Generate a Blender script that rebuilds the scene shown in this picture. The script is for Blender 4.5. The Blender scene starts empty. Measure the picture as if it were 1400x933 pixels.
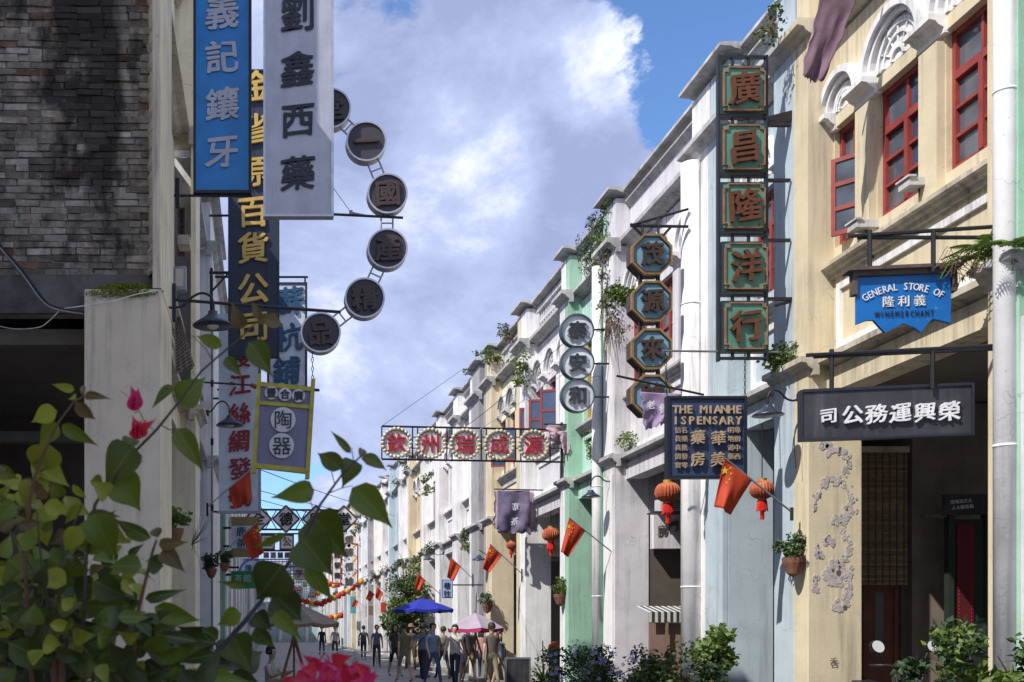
import bpy, bmesh, math, random
from mathutils import Vector, Matrix, noise
R = math.radians
sc = bpy.context.scene
COL = sc.collection
rnd = random.Random(11)

# ---------------------------------------------------------------- camera
F, CX, CY, H = 1500.0, 365.0, 860.0, 1.6      # focal in px of a 1400 px wide frame, principal point, eye height
cd = bpy.data.cameras.new('camera'); cam = bpy.data.objects.new('camera', cd); COL.objects.link(cam)
cam.location = (0, 0, H); cam.rotation_euler = (R(90), 0, 0)
cd.sensor_width = 36; cd.lens = F / 1400 * 36
cd.shift_x = (700 - CX) / 1400; cd.shift_y = (CY - 466.5) / 1400
cd.clip_start = .05; cd.clip_end = 3000
sc.camera = cam
cd.dof.use_dof = True; cd.dof.focus_distance = 16; cd.dof.aperture_fstop = 11
# ---------------------------------------------------------------- light
SD = Vector((1, .62, -1.36)).normalized()     # direction sunlight travels
el = math.asin(-SD.z); az = math.atan2(-SD.x, -SD.y)
sl = bpy.data.lights.new('sun', 'SUN'); sl.energy = 3.2; sl.angle = R(.53); sl.color = (1, .955, .88)
so = bpy.data.objects.new('sun', sl); COL.objects.link(so)
so.rotation_euler = SD.to_track_quat('-Z', 'Y').to_euler(); so.location = (-10, -6, 20)
sc.view_settings.view_transform = 'Standard'; sc.view_settings.look = 'None'
sc.view_settings.exposure = 0.85; sc.view_settings.gamma = 1
# ---------------------------------------------------------------- sky with clouds
W = bpy.data.worlds.new('World'); sc.world = W; W.use_nodes = True
nt = W.node_tree; N = nt.nodes; LK = nt.links
for n in list(N): N.remove(n)
def nd(t, **k):
    n = N.new(t)
    for a, b in k.items(): setattr(n, a, b)
    return n
def vmath(op, a, b=None):
    n = nd('ShaderNodeVectorMath', operation=op); LK.new(a, n.inputs[0])
    if b is not None:
        if isinstance(b, (tuple, Vector)): n.inputs[1].default_value = b
        else: LK.new(b, n.inputs[1])
    return n
def fmath(op, a, b=0, c=0, clamp=False):
    n = nd('ShaderNodeMath', operation=op); n.use_clamp = clamp
    for i, v in enumerate((a, b, c)):
        if isinstance(v, (int, float)): n.inputs[i].default_value = v
        else: LK.new(v, n.inputs[i])
    return n.outputs[0]
def ramp(v, a, b):
    n = nd('ShaderNodeMapRange', interpolation_type='SMOOTHSTEP'); LK.new(v, n.inputs[0])
    n.inputs[1].default_value = a; n.inputs[2].default_value = b
    return n.outputs[0]
tc = nd('ShaderNodeTexCoord'); D0 = vmath('NORMALIZE', tc.outputs['Generated']).outputs[0]
sky = nd('ShaderNodeTexSky', sky_type='NISHITA'); sky.sun_disc = False
sky.sun_elevation = el; sky.sun_rotation = az; sky.air_density = 1.0; sky.dust_density = .6; sky.ozone_density = 2.5
def noise_n(vec, scale, det=8, rough=.55, dist=0):
    n = nd('ShaderNodeTexNoise'); LK.new(vec, n.inputs['Vector']); n.inputs['Scale'].default_value = scale
    n.inputs['Detail'].default_value = det; n.inputs['Roughness'].default_value = rough; n.inputs['Distortion'].default_value = dist
    return n.outputs['Fac']
mp = nd('ShaderNodeMapping'); LK.new(D0, mp.inputs[0]); mp.inputs['Scale'].default_value = (1, 1, 1.5); mp.inputs['Location'].default_value = (.35, .1, .62)
n1 = noise_n(mp.outputs[0], 5.2, 13, .64, .2)
n2 = noise_n(mp.outputs[0], 3.1, 9, .56, .35)
def blob(px, py, deg0, deg1):
    d = Vector((px - CX, F, CY - py)).normalized()
    v = vmath('DOT_PRODUCT', D0, tuple(d)).outputs['Value']
    return ramp(v, math.cos(R(deg1)), math.cos(R(deg0)))
acc = fmath('ADD', n1, .10)
for px, py, a, b, k in ((915, 75, 1, 4.2, -.30), (950, 0, 1, 7, -.26), (770, 60, 0, 7, .16), (845, 95, 0, 3.4, .26), (420, 640, 1, 5, -.20),
                        (640, 400, 0, 14, .08), (500, 560, 0, 6, .05), (455, 690, 0, 2, .14)):
    acc = fmath('MULTIPLY_ADD', blob(px, py, a, b), k, acc)
cover = ramp(acc, .475, .575)
shade = fmath('ADD', n2, 0)
for px, py, a, b, k in ((640, 110, 2, 13, -.07), (760, 230, 0, 6, -.10), (850, 90, 0, 4, .17), (770, 70, 0, 5, .07), (690, 240, 0, 3, .12), (620, 250, 0, 5, .09), (560, 420, 2, 8, .06), (540, 30, 0, 7, -.04)):
    shade = fmath('MULTIPLY_ADD', blob(px, py, a, b), k, shade)
shade = fmath('MULTIPLY_ADD', fmath('SUBTRACT', n1, .5), .85, shade)
rp = nd('ShaderNodeValToRGB'); LK.new(shade, rp.inputs[0])
e = rp.color_ramp.elements; e[0].position = .36; e[0].color = (1.95, 2.3, 3.75, 1); e[1].position = .74; e[1].color = (6.4, 6.6, 7.3, 1)
m_ = e.new(.53); m_.color = (2.9, 3.35, 4.9, 1)
tint = nd('ShaderNodeMix', data_type='RGBA', blend_type='MULTIPLY'); tint.inputs[0].default_value = 1
LK.new(sky.outputs[0], tint.inputs[6]); tint.inputs[7].default_value = (.66, .84, 1.05, 1)
mx = nd('ShaderNodeMix', data_type='RGBA'); LK.new(cover, mx.inputs[0]); LK.new(tint.outputs[2], mx.inputs[6]); LK.new(rp.outputs[0], mx.inputs[7])
bg = nd('ShaderNodeBackground'); LK.new(mx.outputs[2], bg.inputs[0]); bg.inputs[1].default_value = .11
wo = nd('ShaderNodeOutputWorld'); LK.new(bg.outputs[0], wo.inputs[0])

# ---------------------------------------------------------------- mesh helpers
def P(px, py, Y): return Vector(((px - CX) * Y / F, Y, H + (CY - py) * Y / F))
class MB:
    def __init__(s): s.v = []; s.f = []; s.m = []
    def add(s, vs, fs, m=0):
        b = len(s.v); s.v += [tuple(v) for v in vs]; s.f += [tuple(b + i for i in f) for f in fs]; s.m += [m] * len(fs); return s
    def box(s, x0, x1, y0, y1, z0, z1, m=0):
        if x0 > x1: x0, x1 = x1, x0
        if y0 > y1: y0, y1 = y1, y0
        if z0 > z1: z0, z1 = z1, z0
        return s.add([(x0,y0,z0),(x1,y0,z0),(x1,y1,z0),(x0,y1,z0),(x0,y0,z1),(x1,y0,z1),(x1,y1,z1),(x0,y1,z1)],
                     [(0,3,2,1),(4,5,6,7),(0,1,5,4),(1,2,6,5),(2,3,7,6),(3,0,4,7)], m)
    def tube(s, pts, r, n=8, m=0, r1=None):
        pts = [Vector(p) for p in pts]; k = len(pts); rings = []; up = Vector((.13, .27, .95))
        for i, p in enumerate(pts):
            d = (pts[min(i + 1, k - 1)] - pts[max(i - 1, 0)]).normalized()
            a = d.cross(up)
            if a.length < .05: a = d.cross(Vector((1, 0, 0)))
            a.normalize(); b = d.cross(a); rr = r if r1 is None else r + (r1 - r) * i / max(1, k - 1)
            rings.append([p + (a * math.cos(t) + b * math.sin(t)) * rr for t in [2 * math.pi * j / n for j in range(n)]])
        vs = [v for q in rings for v in q]; fs = []
        for i in range(k - 1):
            for j in range(n): fs.append((i*n+j, i*n+(j+1) % n, (i+1)*n+(j+1) % n, (i+1)*n+j))
        fs.append(tuple(range(n - 1, -1, -1))); fs.append(tuple((k-1)*n + j for j in range(n)))
        return s.add(vs, fs, m)
    def prism(s, poly, a, b, axis='y', m=0):
        # poly: 2-D points; axis y: (x,z) poly extruded in y; axis x: (y,z); axis z: (x,y)
        f = {'y': lambda p, t: (p[0], t, p[1]), 'x': lambda p, t: (t, p[0], p[1]), 'z': lambda p, t: (p[0], p[1], t)}[axis]
        n = len(poly); vs = [f(p, a) for p in poly] + [f(p, b) for p in poly]
        fs = [tuple(range(n)), tuple(range(2*n - 1, n - 1, -1))] + [(i, (i+1) % n, n + (i+1) % n, n + i) for i in range(n)]
        return s.add(vs, fs, m)
    def lathe(s, c, prof, n=16, m=0, sc_=(1, 1, 1), ribs=0, rib=0):
        c = Vector(c); vs = []; fs = []
        for r, z in prof:
            for j in range(n):
                t = 2 * math.pi * j / n; q = r * (1 - (rib * abs(math.sin(ribs * t / 2)) if ribs else 0))
                vs.append((c.x + q * math.cos(t) * sc_[0], c.y + q * math.sin(t) * sc_[1], c.z + z * sc_[2]))
        for i in range(len(prof) - 1):
            for j in range(n): fs.append((i*n+j, i*n+(j+1) % n, (i+1)*n+(j+1) % n, (i+1)*n+j))
        fs.append(tuple(range(n))); fs.append(tuple((len(prof)-1)*n + j for j in range(n)))
        return s.add(vs, fs, m)
    def disc(s, c, r, y0, y1, n=32, m=0, rin=None, rot=0, sx=1):
        c = Vector(c)
        a = [(c.x + r*sx*math.cos(rot + 2*math.pi*j/n), c.z + r*math.sin(rot + 2*math.pi*j/n)) for j in range(n)]
        if rin is None: return s.prism(a, c.y + y0, c.y + y1, 'y', m)
        b = [(c.x + rin*sx*math.cos(rot + 2*math.pi*j/n), c.z + rin*math.sin(rot + 2*math.pi*j/n)) for j in range(n)]
        vs = [(x, c.y + y, z) for q in (a, b) for y in (y0, y1) for x, z in q]; fs = []
        for j in range(n):
            k = (j + 1) % n
            fs += [(j, k, n+k, n+j), (2*n+j, 2*n+k, 3*n+k, 3*n+j), (j, k, 2*n+k, 2*n+j), (n+j, n+k, 3*n+k, 3*n+j)]
        return s.add(vs, fs, m)
def wloc(o):
    v = Vector((0, 0, 0))
    while o is not None: v = v + o.location; o = o.parent
    return v
def link(name, me, mats, parent, loc=(0, 0, 0)):
    o = bpy.data.objects.new(name, me); COL.objects.link(o)
    if parent is not None: o.parent = parent
    o.location = loc
    return o
def part(name, mb, mats, parent, smooth=False):
    me = bpy.data.meshes.new(name); off = wloc(parent)
    me.from_pydata([(v[0]-off.x, v[1]-off.y, v[2]-off.z) for v in mb.v], [], mb.f)
    if not isinstance(mats, (list, tuple)): mats = [mats]
    for m in mats: me.materials.append(m)
    if len(mats) > 1: me.polygons.foreach_set('material_index', mb.m)
    if smooth: me.polygons.foreach_set('use_smooth', [True] * len(me.polygons))
    me.update()
    bm = bmesh.new(); bm.from_mesh(me); bmesh.ops.recalc_face_normals(bm, faces=bm.faces); bm.to_mesh(me); bm.free()
    return link(name, me, mats, parent)
def thing(name, label, cat, loc, group=None):
    o = bpy.data.objects.new(name, None); COL.objects.link(o); o.location = loc; o.empty_display_size = .2
    o['label'] = label; o['category'] = cat
    if group: o['group'] = group
    return o
def tag(o, label, cat, group=None):
    o['label'] = label; o['category'] = cat
    if group: o['group'] = group
    return o
def bevel(o, w=.01, seg=2):
    b = o.modifiers.new('b', 'BEVEL'); b.width = w; b.segments = seg; b.limit_method = 'ANGLE'; return o

# ---------------------------------------------------------------- materials
MC = {}
def mat(name, rgb, rough=.8, metal=0, var=.18, scale=3., streak=0, grime=(.10, .095, .09), bump=.15, bscale=40, spots=0, spotcol=(.06, .055, .05), rand=0, sub=0, spec=.5, coord='world', smear=None, drip=0, crack=0):
    if name in MC: return MC[name]
    m = bpy.data.materials.new(name); m.use_nodes = True; t = m.node_tree; ns = t.nodes; lk = t.links
    b = ns['Principled BSDF']; b.inputs['Roughness'].default_value = rough; b.inputs['Metallic'].default_value = metal
    b.inputs['Specular IOR Level'].default_value = spec
    if coord == 'world': pos = ns.new('ShaderNodeNewGeometry').outputs['Position']
    else: pos = ns.new('ShaderNodeTexCoord').outputs['Object']
    def nz(sc3, scl, det=4, rg=.55):
        mp = ns.new('ShaderNodeMapping'); lk.new(pos, mp.inputs[0]); mp.inputs['Scale'].default_value = sc3
        n = ns.new('ShaderNodeTexNoise'); lk.new(mp.outputs[0], n.inputs['Vector']); n.inputs['Scale'].default_value = scl
        n.inputs['Detail'].default_value = det; n.inputs['Roughness'].default_value = rg; return n.outputs['Fac']
    def rng(v, a, b_, lo=0, hi=1):
        n = ns.new('ShaderNodeMapRange'); lk.new(v, n.inputs[0])
        for i, x in enumerate((a, b_, lo, hi)): n.inputs[i+1].default_value = x
        return n.outputs[0]
    def mul(v, k):
        n = ns.new('ShaderNodeMath'); n.operation = 'MULTIPLY'; lk.new(v, n.inputs[0])
        if isinstance(k, (int, float)): n.inputs[1].default_value = k
        else: lk.new(k, n.inputs[1])
        return n.outputs[0]
    def mix(f, a, c, bt='MIX'):
        n = ns.new('ShaderNodeMix'); n.data_type = 'RGBA'; n.blend_type = bt
        if isinstance(f, (int, float)): n.inputs[0].default_value = f
        else: lk.new(f, n.inputs[0])
        for s_, x in ((6, a), (7, c)):
            if isinstance(x, tuple): n.inputs[s_].default_value = x if len(x) == 4 else x + (1,)
            else: lk.new(x, n.inputs[s_])
        return n.outputs[2]
    dark = tuple(c * (1 - var) for c in rgb); lite = tuple(min(1, c * (1 + var * .5)) for c in rgb)
    c = mix(rng(nz((1, 1, 1), scale, 6, .6), .3, .7), dark, lite)
    if rand:
        oi = ns.new('ShaderNodeObjectInfo').outputs['Random']
        c = mix(1.0, c, mix(oi, tuple([1 - rand] * 3), tuple([1 + rand] * 3)), 'MULTIPLY')
    if streak:
        s1 = rng(nz((3.6, 3.6, .20), 2.4, 7, .7), .49, .72); s2 = rng(nz((1, 1, .6), .9, 4, .6), .38, .58)
        c = mix(mul(mul(s1, s2), streak), c, grime)
    if spots:
        c = mix(mul(rng(nz((1, 1, 1), 16, 6, .75), .63, .70), spots), c, spotcol)
    if drip:      # rain runs below each ledge and splash at the foot
        sp = ns.new('ShaderNodeSeparateXYZ'); lk.new(pos, sp.inputs[0]); zc = sp.outputs[2]
        fine = rng(nz((9, 9, .35), 1.0, 6, .7), .46, .66); tot = None
        for L_, h_ in ((8.66, 1.3), (5.80, .7), (4.62, 1.4), (9.66, .6)):
            f_ = ns.new('ShaderNodeFloatCurve') if False else None
            up = rng(zc, L_ - h_, L_, 0, 1); v_ = mul(mul(up, up), rng(zc, L_ - .05, L_ + .22, 1, 0))
            if tot is None: tot = v_
            else:
                ad = ns.new('ShaderNodeMath'); ad.operation = 'ADD'; ad.use_clamp = True; lk.new(tot, ad.inputs[0]); lk.new(v_, ad.inputs[1]); tot = ad.outputs[0]
        c = mix(mul(mul(tot, fine), drip), c, grime)
        c = mix(mul(mul(rng(zc, .15, 1.1, 1, 0), rng(nz((1, 1, 1), 3, 6, .7), .4, .6)), .5), c, grime)
    if crack:
        vo = ns.new('ShaderNodeTexVoronoi'); vo.feature = 'DISTANCE_TO_EDGE'; vo.inputs['Scale'].default_value = 1.1
        dn = ns.new('ShaderNodeTexNoise'); dn.inputs['Scale'].default_value = 3; dn.inputs['Detail'].default_value = 5; lk.new(pos, dn.inputs['Vector'])
        av = ns.new('ShaderNodeVectorMath'); av.operation = 'MULTIPLY_ADD'; lk.new(dn.outputs['Color'], av.inputs[0]); av.inputs[1].default_value = (.6, .6, .6); lk.new(pos, av.inputs[2]); lk.new(av.outputs[0], vo.inputs['Vector'])
        c = mix(mul(mul(rng(vo.outputs['Distance'], .003, .008, 1, 0), rng(nz((1, 1, 1), .8, 3, .6), .52, .58)), crack), c, grime)
    if smear:
        c = mix(mul(rng(nz((1, 1, 1), smear[0], 6, .7), smear[1], smear[1] + .05), smear[2]), c, smear[3])
    lk.new(c, b.inputs['Base Color'])
    if bump:
        bp = ns.new('ShaderNodeBump'); bp.inputs['Strength'].default_value = bump; bp.inputs['Distance'].default_value = .02
        lk.new(nz((1, 1, 1), bscale, 5, .7), bp.inputs['Height']); lk.new(bp.outputs[0], b.inputs['Normal'])
    if sub:
        b.inputs['Subsurface Weight'].default_value = 0
        tr = ns.new('ShaderNodeBsdfTranslucent'); lk.new(c, tr.inputs[0]); ms = ns.new('ShaderNodeMixShader'); ms.inputs[0].default_value = sub
        lk.new(b.outputs[0], ms.inputs[1]); lk.new(tr.outputs[0], ms.inputs[2]); lk.new(ms.outputs[0], ns['Material Output'].inputs[0])
    MC[name] = m
    return m
def plaster(name, rgb, streak=.55, spots=.35, var=.12, drip=.7): return mat(name, rgb, .88, 0, var, 2.2, min(1, streak * 1.25), (.13, .12, .115), .16, 26, min(1, spots * 1.3), drip=drip, crack=.33, smear=(1.6, .58, .30, tuple(c * .62 + .06 for c in rgb)))
cream = plaster('cream_plaster', (.66, .57, .40), .5, .3)
cream2 = plaster('pale_cream_plaster', (.84, .75, .55), .5, .3)
white = plaster('white_plaster', (.80, .79, .80), .5, .4)
lilac = plaster('lilac_white_plaster', (.66, .64, .68), .5, .4)
grey = plaster('grey_weathered_plaster', (.36, .35, .37), .85, .7, .25)
mint = plaster('mint_plaster', (.33, .55, .42), .5, .3)
mintp = plaster('pale_mint_plaster', (.46, .68, .60), .6, .35)
blue = plaster('pale_blue_plaster', (.45, .54, .60), .5, .3)
blueg = plaster('grey_blue_plaster', (.40, .50, .53), .5, .4)
trim = plaster('weathered_white_trim', (.60, .59, .60), 1.0, .8, .3)
ledge = plaster('weathered_grey_ledge', (.50, .49, .49), 1.1, .9, .4)
creaml = plaster('weathered_cream_ledge', (.56, .50, .40), 1.0, .8, .35)
greige = plaster('stained_beige_plaster', (.66, .58, .47), .9, .4, drip=0)
wpipe = plaster('white_column_plaster', (.78, .77, .79), .6, .4, drip=0)
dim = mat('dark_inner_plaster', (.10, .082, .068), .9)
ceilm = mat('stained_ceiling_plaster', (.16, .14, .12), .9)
glass = mat('dusty_window_glass', (.10, .12, .16), .12, 0, .5, 2.5, bump=.03, bscale=8, spec=.8)
glassb = mat('blue_reflecting_glass', (.05, .08, .16), .08, 0, .4, 2.5, bump=.03, bscale=8, spec=.9)
redw = mat('faded_red_window_paint', (.29, .045, .038), .6, 0, .3, 6, .3, spots=.4, spotcol=(.12, .05, .04))
yelw = mat('faded_yellow_window_paint', (.52, .38, .10), .6, 0, .3, 6, .3, spots=.4)
brnw = mat('brown_window_wood', (.16, .07, .04), .7, 0, .3, 6)
iron = mat('black_painted_iron', (.022, .022, .026), .5, .3, .3, 12, bump=.1)
galv = mat('grey_galvanised_steel', (.32, .33, .36), .45, .7, .25, 8)
stone = mat('street_stone_paving', (.20, .19, .18), .85, 0, .3, 1.5, spots=.3)
woodd = mat('dark_door_wood', (.06, .035, .022), .6, 0, .4, 5)
woodr = mat('red_brown_door_wood', (.15, .045, .022), .5, 0, .4, 5)
leafm = [mat('leaf_dark_green', (.048, .072, .006), .45, 0, .35, 40, coord='object', bump=.15, bscale=9, spots=.35, spotcol=(.10, .07, .015), rand=.4, sub=.25),
         mat('leaf_mid_green', (.110, .150, .008), .45, 0, .3, 40, coord='object', bump=.15, bscale=9, spots=.3, spotcol=(.14, .10, .02), rand=.35, sub=.3),
         mat('leaf_lit_yellow_green', (.27, .28, .025), .5, 0, .3, 40, coord='object', bump=.05, rand=.25, sub=.35),  # yellow-green paints light onto the upper-left leaves; lower ones get darker green
         mat('leaf_bronze_green', (.13, .085, .030), .5, 0, .3, 40, coord='object', bump=.05, rand=.25, sub=.3)]
foli = mat('ledge_foliage', (.065, .11, .03), .6, 0, .5, 9, bump=0, sub=.2)
foll = mat('bright_foliage', (.13, .20, .035), .6, 0, .5, 9, bump=0, sub=.25)
fold = mat('dark_foliage', (.03, .065, .022), .6, 0, .5, 9, bump=0, sub=.2)
dry = mat('dry_twigs', (.14, .10, .07), .9, 0, .4, 9, bump=0)
stem = mat('green_brown_stem', (.055, .055, .025), .7, 0, .4, 20, coord='object')
stemr = mat('red_brown_stem', (.12, .055, .03), .7, 0, .4, 20, coord='object')
bract = mat('magenta_bract', (.62, .02, .14), .5, 0, .35, 20, coord='object', bump=.05, sub=.3)
bractr = mat('red_pink_bract', (.60, .015, .05), .5, 0, .35, 20, coord='object', bump=.05, sub=.3)
flagm = mat('red_flag_cloth', (.56, .060, .018), .7, 0, .2, 6, bump=.1, sub=.25)
starm = mat('yellow_star_print', (.80, .52, .03), .7, 0, .1, 6)
lantm = mat('faded_red_lantern_silk', (.50, .10, .045), .75, 0, .4, 9, bump=.3, sub=.15, smear=(6, .50, .6, (.50, .28, .12)))
gold = mat('gold_lantern_cap', (.55, .33, .08), .5, .4)
tass = mat('red_tassel', (.65, .02, .015), .8)
skin = mat('skin', (.55, .35, .25), .6, coord='object')
terra = mat('clay_pot', (.22, .10, .06), .9, 0, .4, 12)
wood = mat('weathered_light_wood', (.24, .16, .10), .8, 0, .4, 8)
white_l = mat('white_sign_lettering', (.72, .72, .74), .5, 0, .1, 8)

for _m in leafm:
    _t = _m.node_tree; _b = _t.nodes['Principled BSDF']; _src = _b.inputs['Base Color'].links[0].from_socket
    _c = _t.nodes.new('ShaderNodeTexCoord'); _s = _t.nodes.new('ShaderNodeSeparateXYZ'); _t.links.new(_c.outputs['Object'], _s.inputs[0])
    _ab = _t.nodes.new('ShaderNodeMath'); _ab.operation = 'ABSOLUTE'; _t.links.new(_s.outputs[0], _ab.inputs[0])
    _r = _t.nodes.new('ShaderNodeMapRange'); _r.inputs[1].default_value = .010; _r.inputs[2].default_value = .022; _r.inputs[3].default_value = .55; _r.inputs[4].default_value = 0; _t.links.new(_ab.outputs[0], _r.inputs[0])
    _w = _t.nodes.new('ShaderNodeTexWave'); _w.inputs['Scale'].default_value = 3.2; _w.inputs['Distortion'].default_value = 1.0; _w.bands_direction = 'Y'
    _ma = _t.nodes.new('ShaderNodeVectorMath'); _ma.operation = 'ABSOLUTE'; _t.links.new(_c.outputs['Object'], _ma.inputs[0])
    _cb = _t.nodes.new('ShaderNodeVectorMath'); _cb.operation = 'DOT_PRODUCT'; _cb.inputs[1].default_value = (-.9, 1, 0); _t.links.new(_ma.outputs[0], _cb.inputs[0])
    _cx = _t.nodes.new('ShaderNodeCombineXYZ'); _t.links.new(_cb.outputs['Value'], _cx.inputs[1]); _t.links.new(_cx.outputs[0], _w.inputs['Vector'])
    _rw = _t.nodes.new('ShaderNodeMapRange'); _rw.inputs[1].default_value = .80; _rw.inputs[2].default_value = .98; _rw.inputs[4].default_value = .12; _t.links.new(_w.outputs['Fac'], _rw.inputs[0])
    _mxm = _t.nodes.new('ShaderNodeMath'); _mxm.operation = 'MAXIMUM'; _t.links.new(_r.outputs[0], _mxm.inputs[0]); _t.links.new(_rw.outputs[0], _mxm.inputs[1])
    _x = _t.nodes.new('ShaderNodeMix'); _x.data_type = 'RGBA'; _t.links.new(_mxm.outputs[0], _x.inputs[0]); _t.links.new(_src, _x.inputs[6]); _x.inputs[7].default_value = (.16, .24, .05, 1); _t.links.new(_x.outputs[2], _b.inputs['Base Color'])
# ---------------------------------------------------------------- lettering
CH = {}
def charmesh(ch, style, depth):
    k = (ch, style, depth)
    if k in CH: return CH[k]
    c = bpy.data.curves.new('t', 'FONT'); c.body = ch; c.resolution_u = 2; c.extrude = depth; c.align_x = 'CENTER'
    o = bpy.data.objects.new('t', c)
    me = bpy.data.meshes.new_from_object(o)
    bpy.data.objects.remove(o); bpy.data.curves.remove(c)
    me.materials.clear()
    asc = ord(ch) < 256
    sd = ord(ch) * .37
    for v in me.vertices:
        x, y, z = v.co; y -= .35 if asc else .38
        if asc: x *= 1.25; y *= 1.35
        if style == 'brush':
            q = noise.noise_vector(Vector((x * 2.6 + sd, y * 2.6, sd)))
            x += q.x * .055; y += q.y * .045 + x * .10
            q = noise.noise_vector(Vector((x * 9 + sd, y * 9, sd))); x += q.x * .016; y += q.y * .016
        v.co = (x, -z, y)
    d = {'plain': .012, 'bold': .03, 'brush': .024, 'thin': .006}[style]; base = [v.co.copy() for v in me.vertices]; fc = [tuple(p.vertices) for p in me.polygons]
    if style == 'brush': offs = [(-d, -d*.4), (d, d*.4), (-d*.4, d*.7), (d*.4, -d*.7)]
    elif style in ('plain', 'thin'): offs = [(-d, 0), (d, 0)]
    else: offs = [(-d, 0), (d, 0), (0, d), (0, -d)]
    vs = []; fs = []
    for i, (ox, oz) in enumerate(offs):
        b0 = len(vs); vs += [(v.x + ox, v.y * (1 - .035 * i), v.z + oz) for v in base]; fs += [tuple(b0 + q for q in f) for f in fc]
    me = bpy.data.meshes.new('character'); me.from_pydata(vs, [], fs)
    me.update(); CH[k] = me
    return me
CM = {}
def char(ch, px, py, size, Y, m, parent, style='brush', depth=.03, rot=0, sx=1, name='character', dy=0):
    me = charmesh(ch, style, depth); k = (me.name, m.name)
    if k not in CM:
        c = me.copy(); c.materials.append(m); CM[k] = c
    o = bpy.data.objects.new(name, CM[k]); COL.objects.link(o); o.parent = parent
    s = size * Y / F; o.scale = (s * sx, s, s); o.rotation_euler = (0, rot, 0)
    o.location = P(px, py, Y) + Vector((0, dy, 0)) - wloc(parent)
    return o
def pbox(mb, x0, y0, x1, y1, Y, d0, d1, m=0):
    a = P(x0, y0, Y); b = P(x1, y1, Y); return mb.box(a.x, b.x, Y + d0, Y + d1, b.z, a.z, m)
def pbar(mb, x0, y0, x1, y1, Y, r, n=6, m=0): return mb.tube([P(x0, y0, Y), P(x1, y1, Y)], r, n, m)
def chain(name, p0, p1, parent, r=.009, m=None):
    mb = MB(); p0, p1 = Vector(p0), Vector(p1); L = (p1 - p0).length; k = max(2, int(L / .045))
    for i in range(k):
        c = p0.lerp(p1, (i + .5) / k); a = .028; w = .012; pts = []
        for j in range(9):
            t = 2 * math.pi * j / 8; q = (w * math.sin(t), 0) if i % 2 else (0, w * math.sin(t))
            pts.append(c + Vector((q[0], q[1], a * math.cos(t))))
        mb.tube(pts, .0045, 4)
    return part(name, mb, m or iron, parent)

# ---------------------------------------------------------------- foliage
def leaves(mb, c, rad, n, size, seed, hang=0, m=0, shell=.3):
    r = random.Random(seed); c = Vector(c)
    for i in range(n):
        while True:
            d = Vector((r.uniform(-1, 1), r.uniform(-1, 1), r.uniform(-1, 1)))
            if shell < d.length < 1: break
        p = c + Vector((d.x * rad[0], d.y * rad[1], d.z * rad[2]))
        q = Vector((r.gauss(0, 1), r.gauss(0, 1), r.gauss(0, .7) - hang)).normalized()
        nrm = q.cross(Vector((r.gauss(0, 1), r.gauss(0, 1), r.gauss(0, 1)))).normalized()
        s = size * r.uniform(.6, 1.35); w = nrm.cross(q) * s * .34; k = nrm * s * .12
        mb.add([p, p + q*s*.45 + w + k, p + q*s, p + q*s*.45 - w + k, p + q*s*.5], [(0, 1, 4), (1, 2, 4), (0, 4, 3), (4, 2, 3)], m)
    return mb
def clumps(mb, base, spread, n, per, size, seed, hang=0, m=(0,), rr=.22):
    r = random.Random(seed)
    for i in range(n):
        c = Vector(base) + Vector((r.uniform(-1, 1) * spread[0], r.uniform(-1, 1) * spread[1], r.uniform(-1, 1) * spread[2]))
        k = r.uniform(.6, 1.3) * rr
        leaves(mb, c, (k, k, k * .8), int(per * r.uniform(.6, 1.4)), size, seed * 91 + i, hang, r.choice(m), .15)
    return mb
def tuft(mb, c, n, L, seed, droop=.5, m=0, w=.012):
    r = random.Random(seed); c = Vector(c)
    for i in range(n):
        a = r.uniform(0, 2 * math.pi); e = r.uniform(.2, 1.3); l = L * r.uniform(.6, 1.2)
        d = Vector((math.cos(a) * math.cos(e), math.sin(a) * math.cos(e), math.sin(e))); sd = d.cross(Vector((0, 0, 1))).normalized() * w
        pts = []
        for k in range(5):
            t = k / 4; pts.append(c + d * l * t - Vector((0, 0, droop * l * t * t)))
        vs = []
        for k, p in enumerate(pts): vs += [p - sd * (1 - k / 4.4), p + sd * (1 - k / 4.4)]
        mb.add(vs, [(2*k, 2*k+1, 2*k+3, 2*k+2) for k in range(4)], m)
    return mb
def plant(name, label, cat, loc, fm, foliage, stems=None, pot=None, group=None, sm=None):
    t = thing(name, label, cat, loc, group)
    part('foliage', foliage, fm, t)
    if stems: part('stem', stems, sm or dry, t)
    if pot: part('pot', pot, terra, t)
    return t

# ---------------------------------------------------------------- ground
g = MB(); g.box(-60, 60, -40, 900, -.3, 0)
sm_ = bpy.data.materials.new('street_paving'); sm_.use_nodes = True
_t = sm_.node_tree; _b = _t.nodes['Principled BSDF']; _b.inputs['Roughness'].default_value = .8
_p = _t.nodes.new('ShaderNodeNewGeometry'); _k = _t.nodes.new('ShaderNodeTexBrick'); _t.links.new(_p.outputs[0], _k.inputs[0])
_k.inputs['Scale'].default_value = 1; _k.inputs['Brick Width'].default_value = .6; _k.inputs['Row Height'].default_value = .3; _k.inputs['Mortar Size'].default_value = .008
_k.inputs['Color1'].default_value = (.36, .35, .34, 1); _k.inputs['Color2'].default_value = (.25, .245, .25, 1); _k.inputs['Mortar'].default_value = (.06, .06, .06, 1)
_t.links.new(_k.outputs[0], _b.inputs['Base Color'])
o = part('street', g, sm_, None); o['kind'] = 'structure'
for s, D in ((1, 6.5), (-1, 1.04)):
    g = MB(); g.box(s * (D - .25), s * (D + 3.2), 10 if s > 0 else 11, 130, .002, .15)
    o = part('pavement', g, stone, None); o['kind'] = 'structure'

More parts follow.
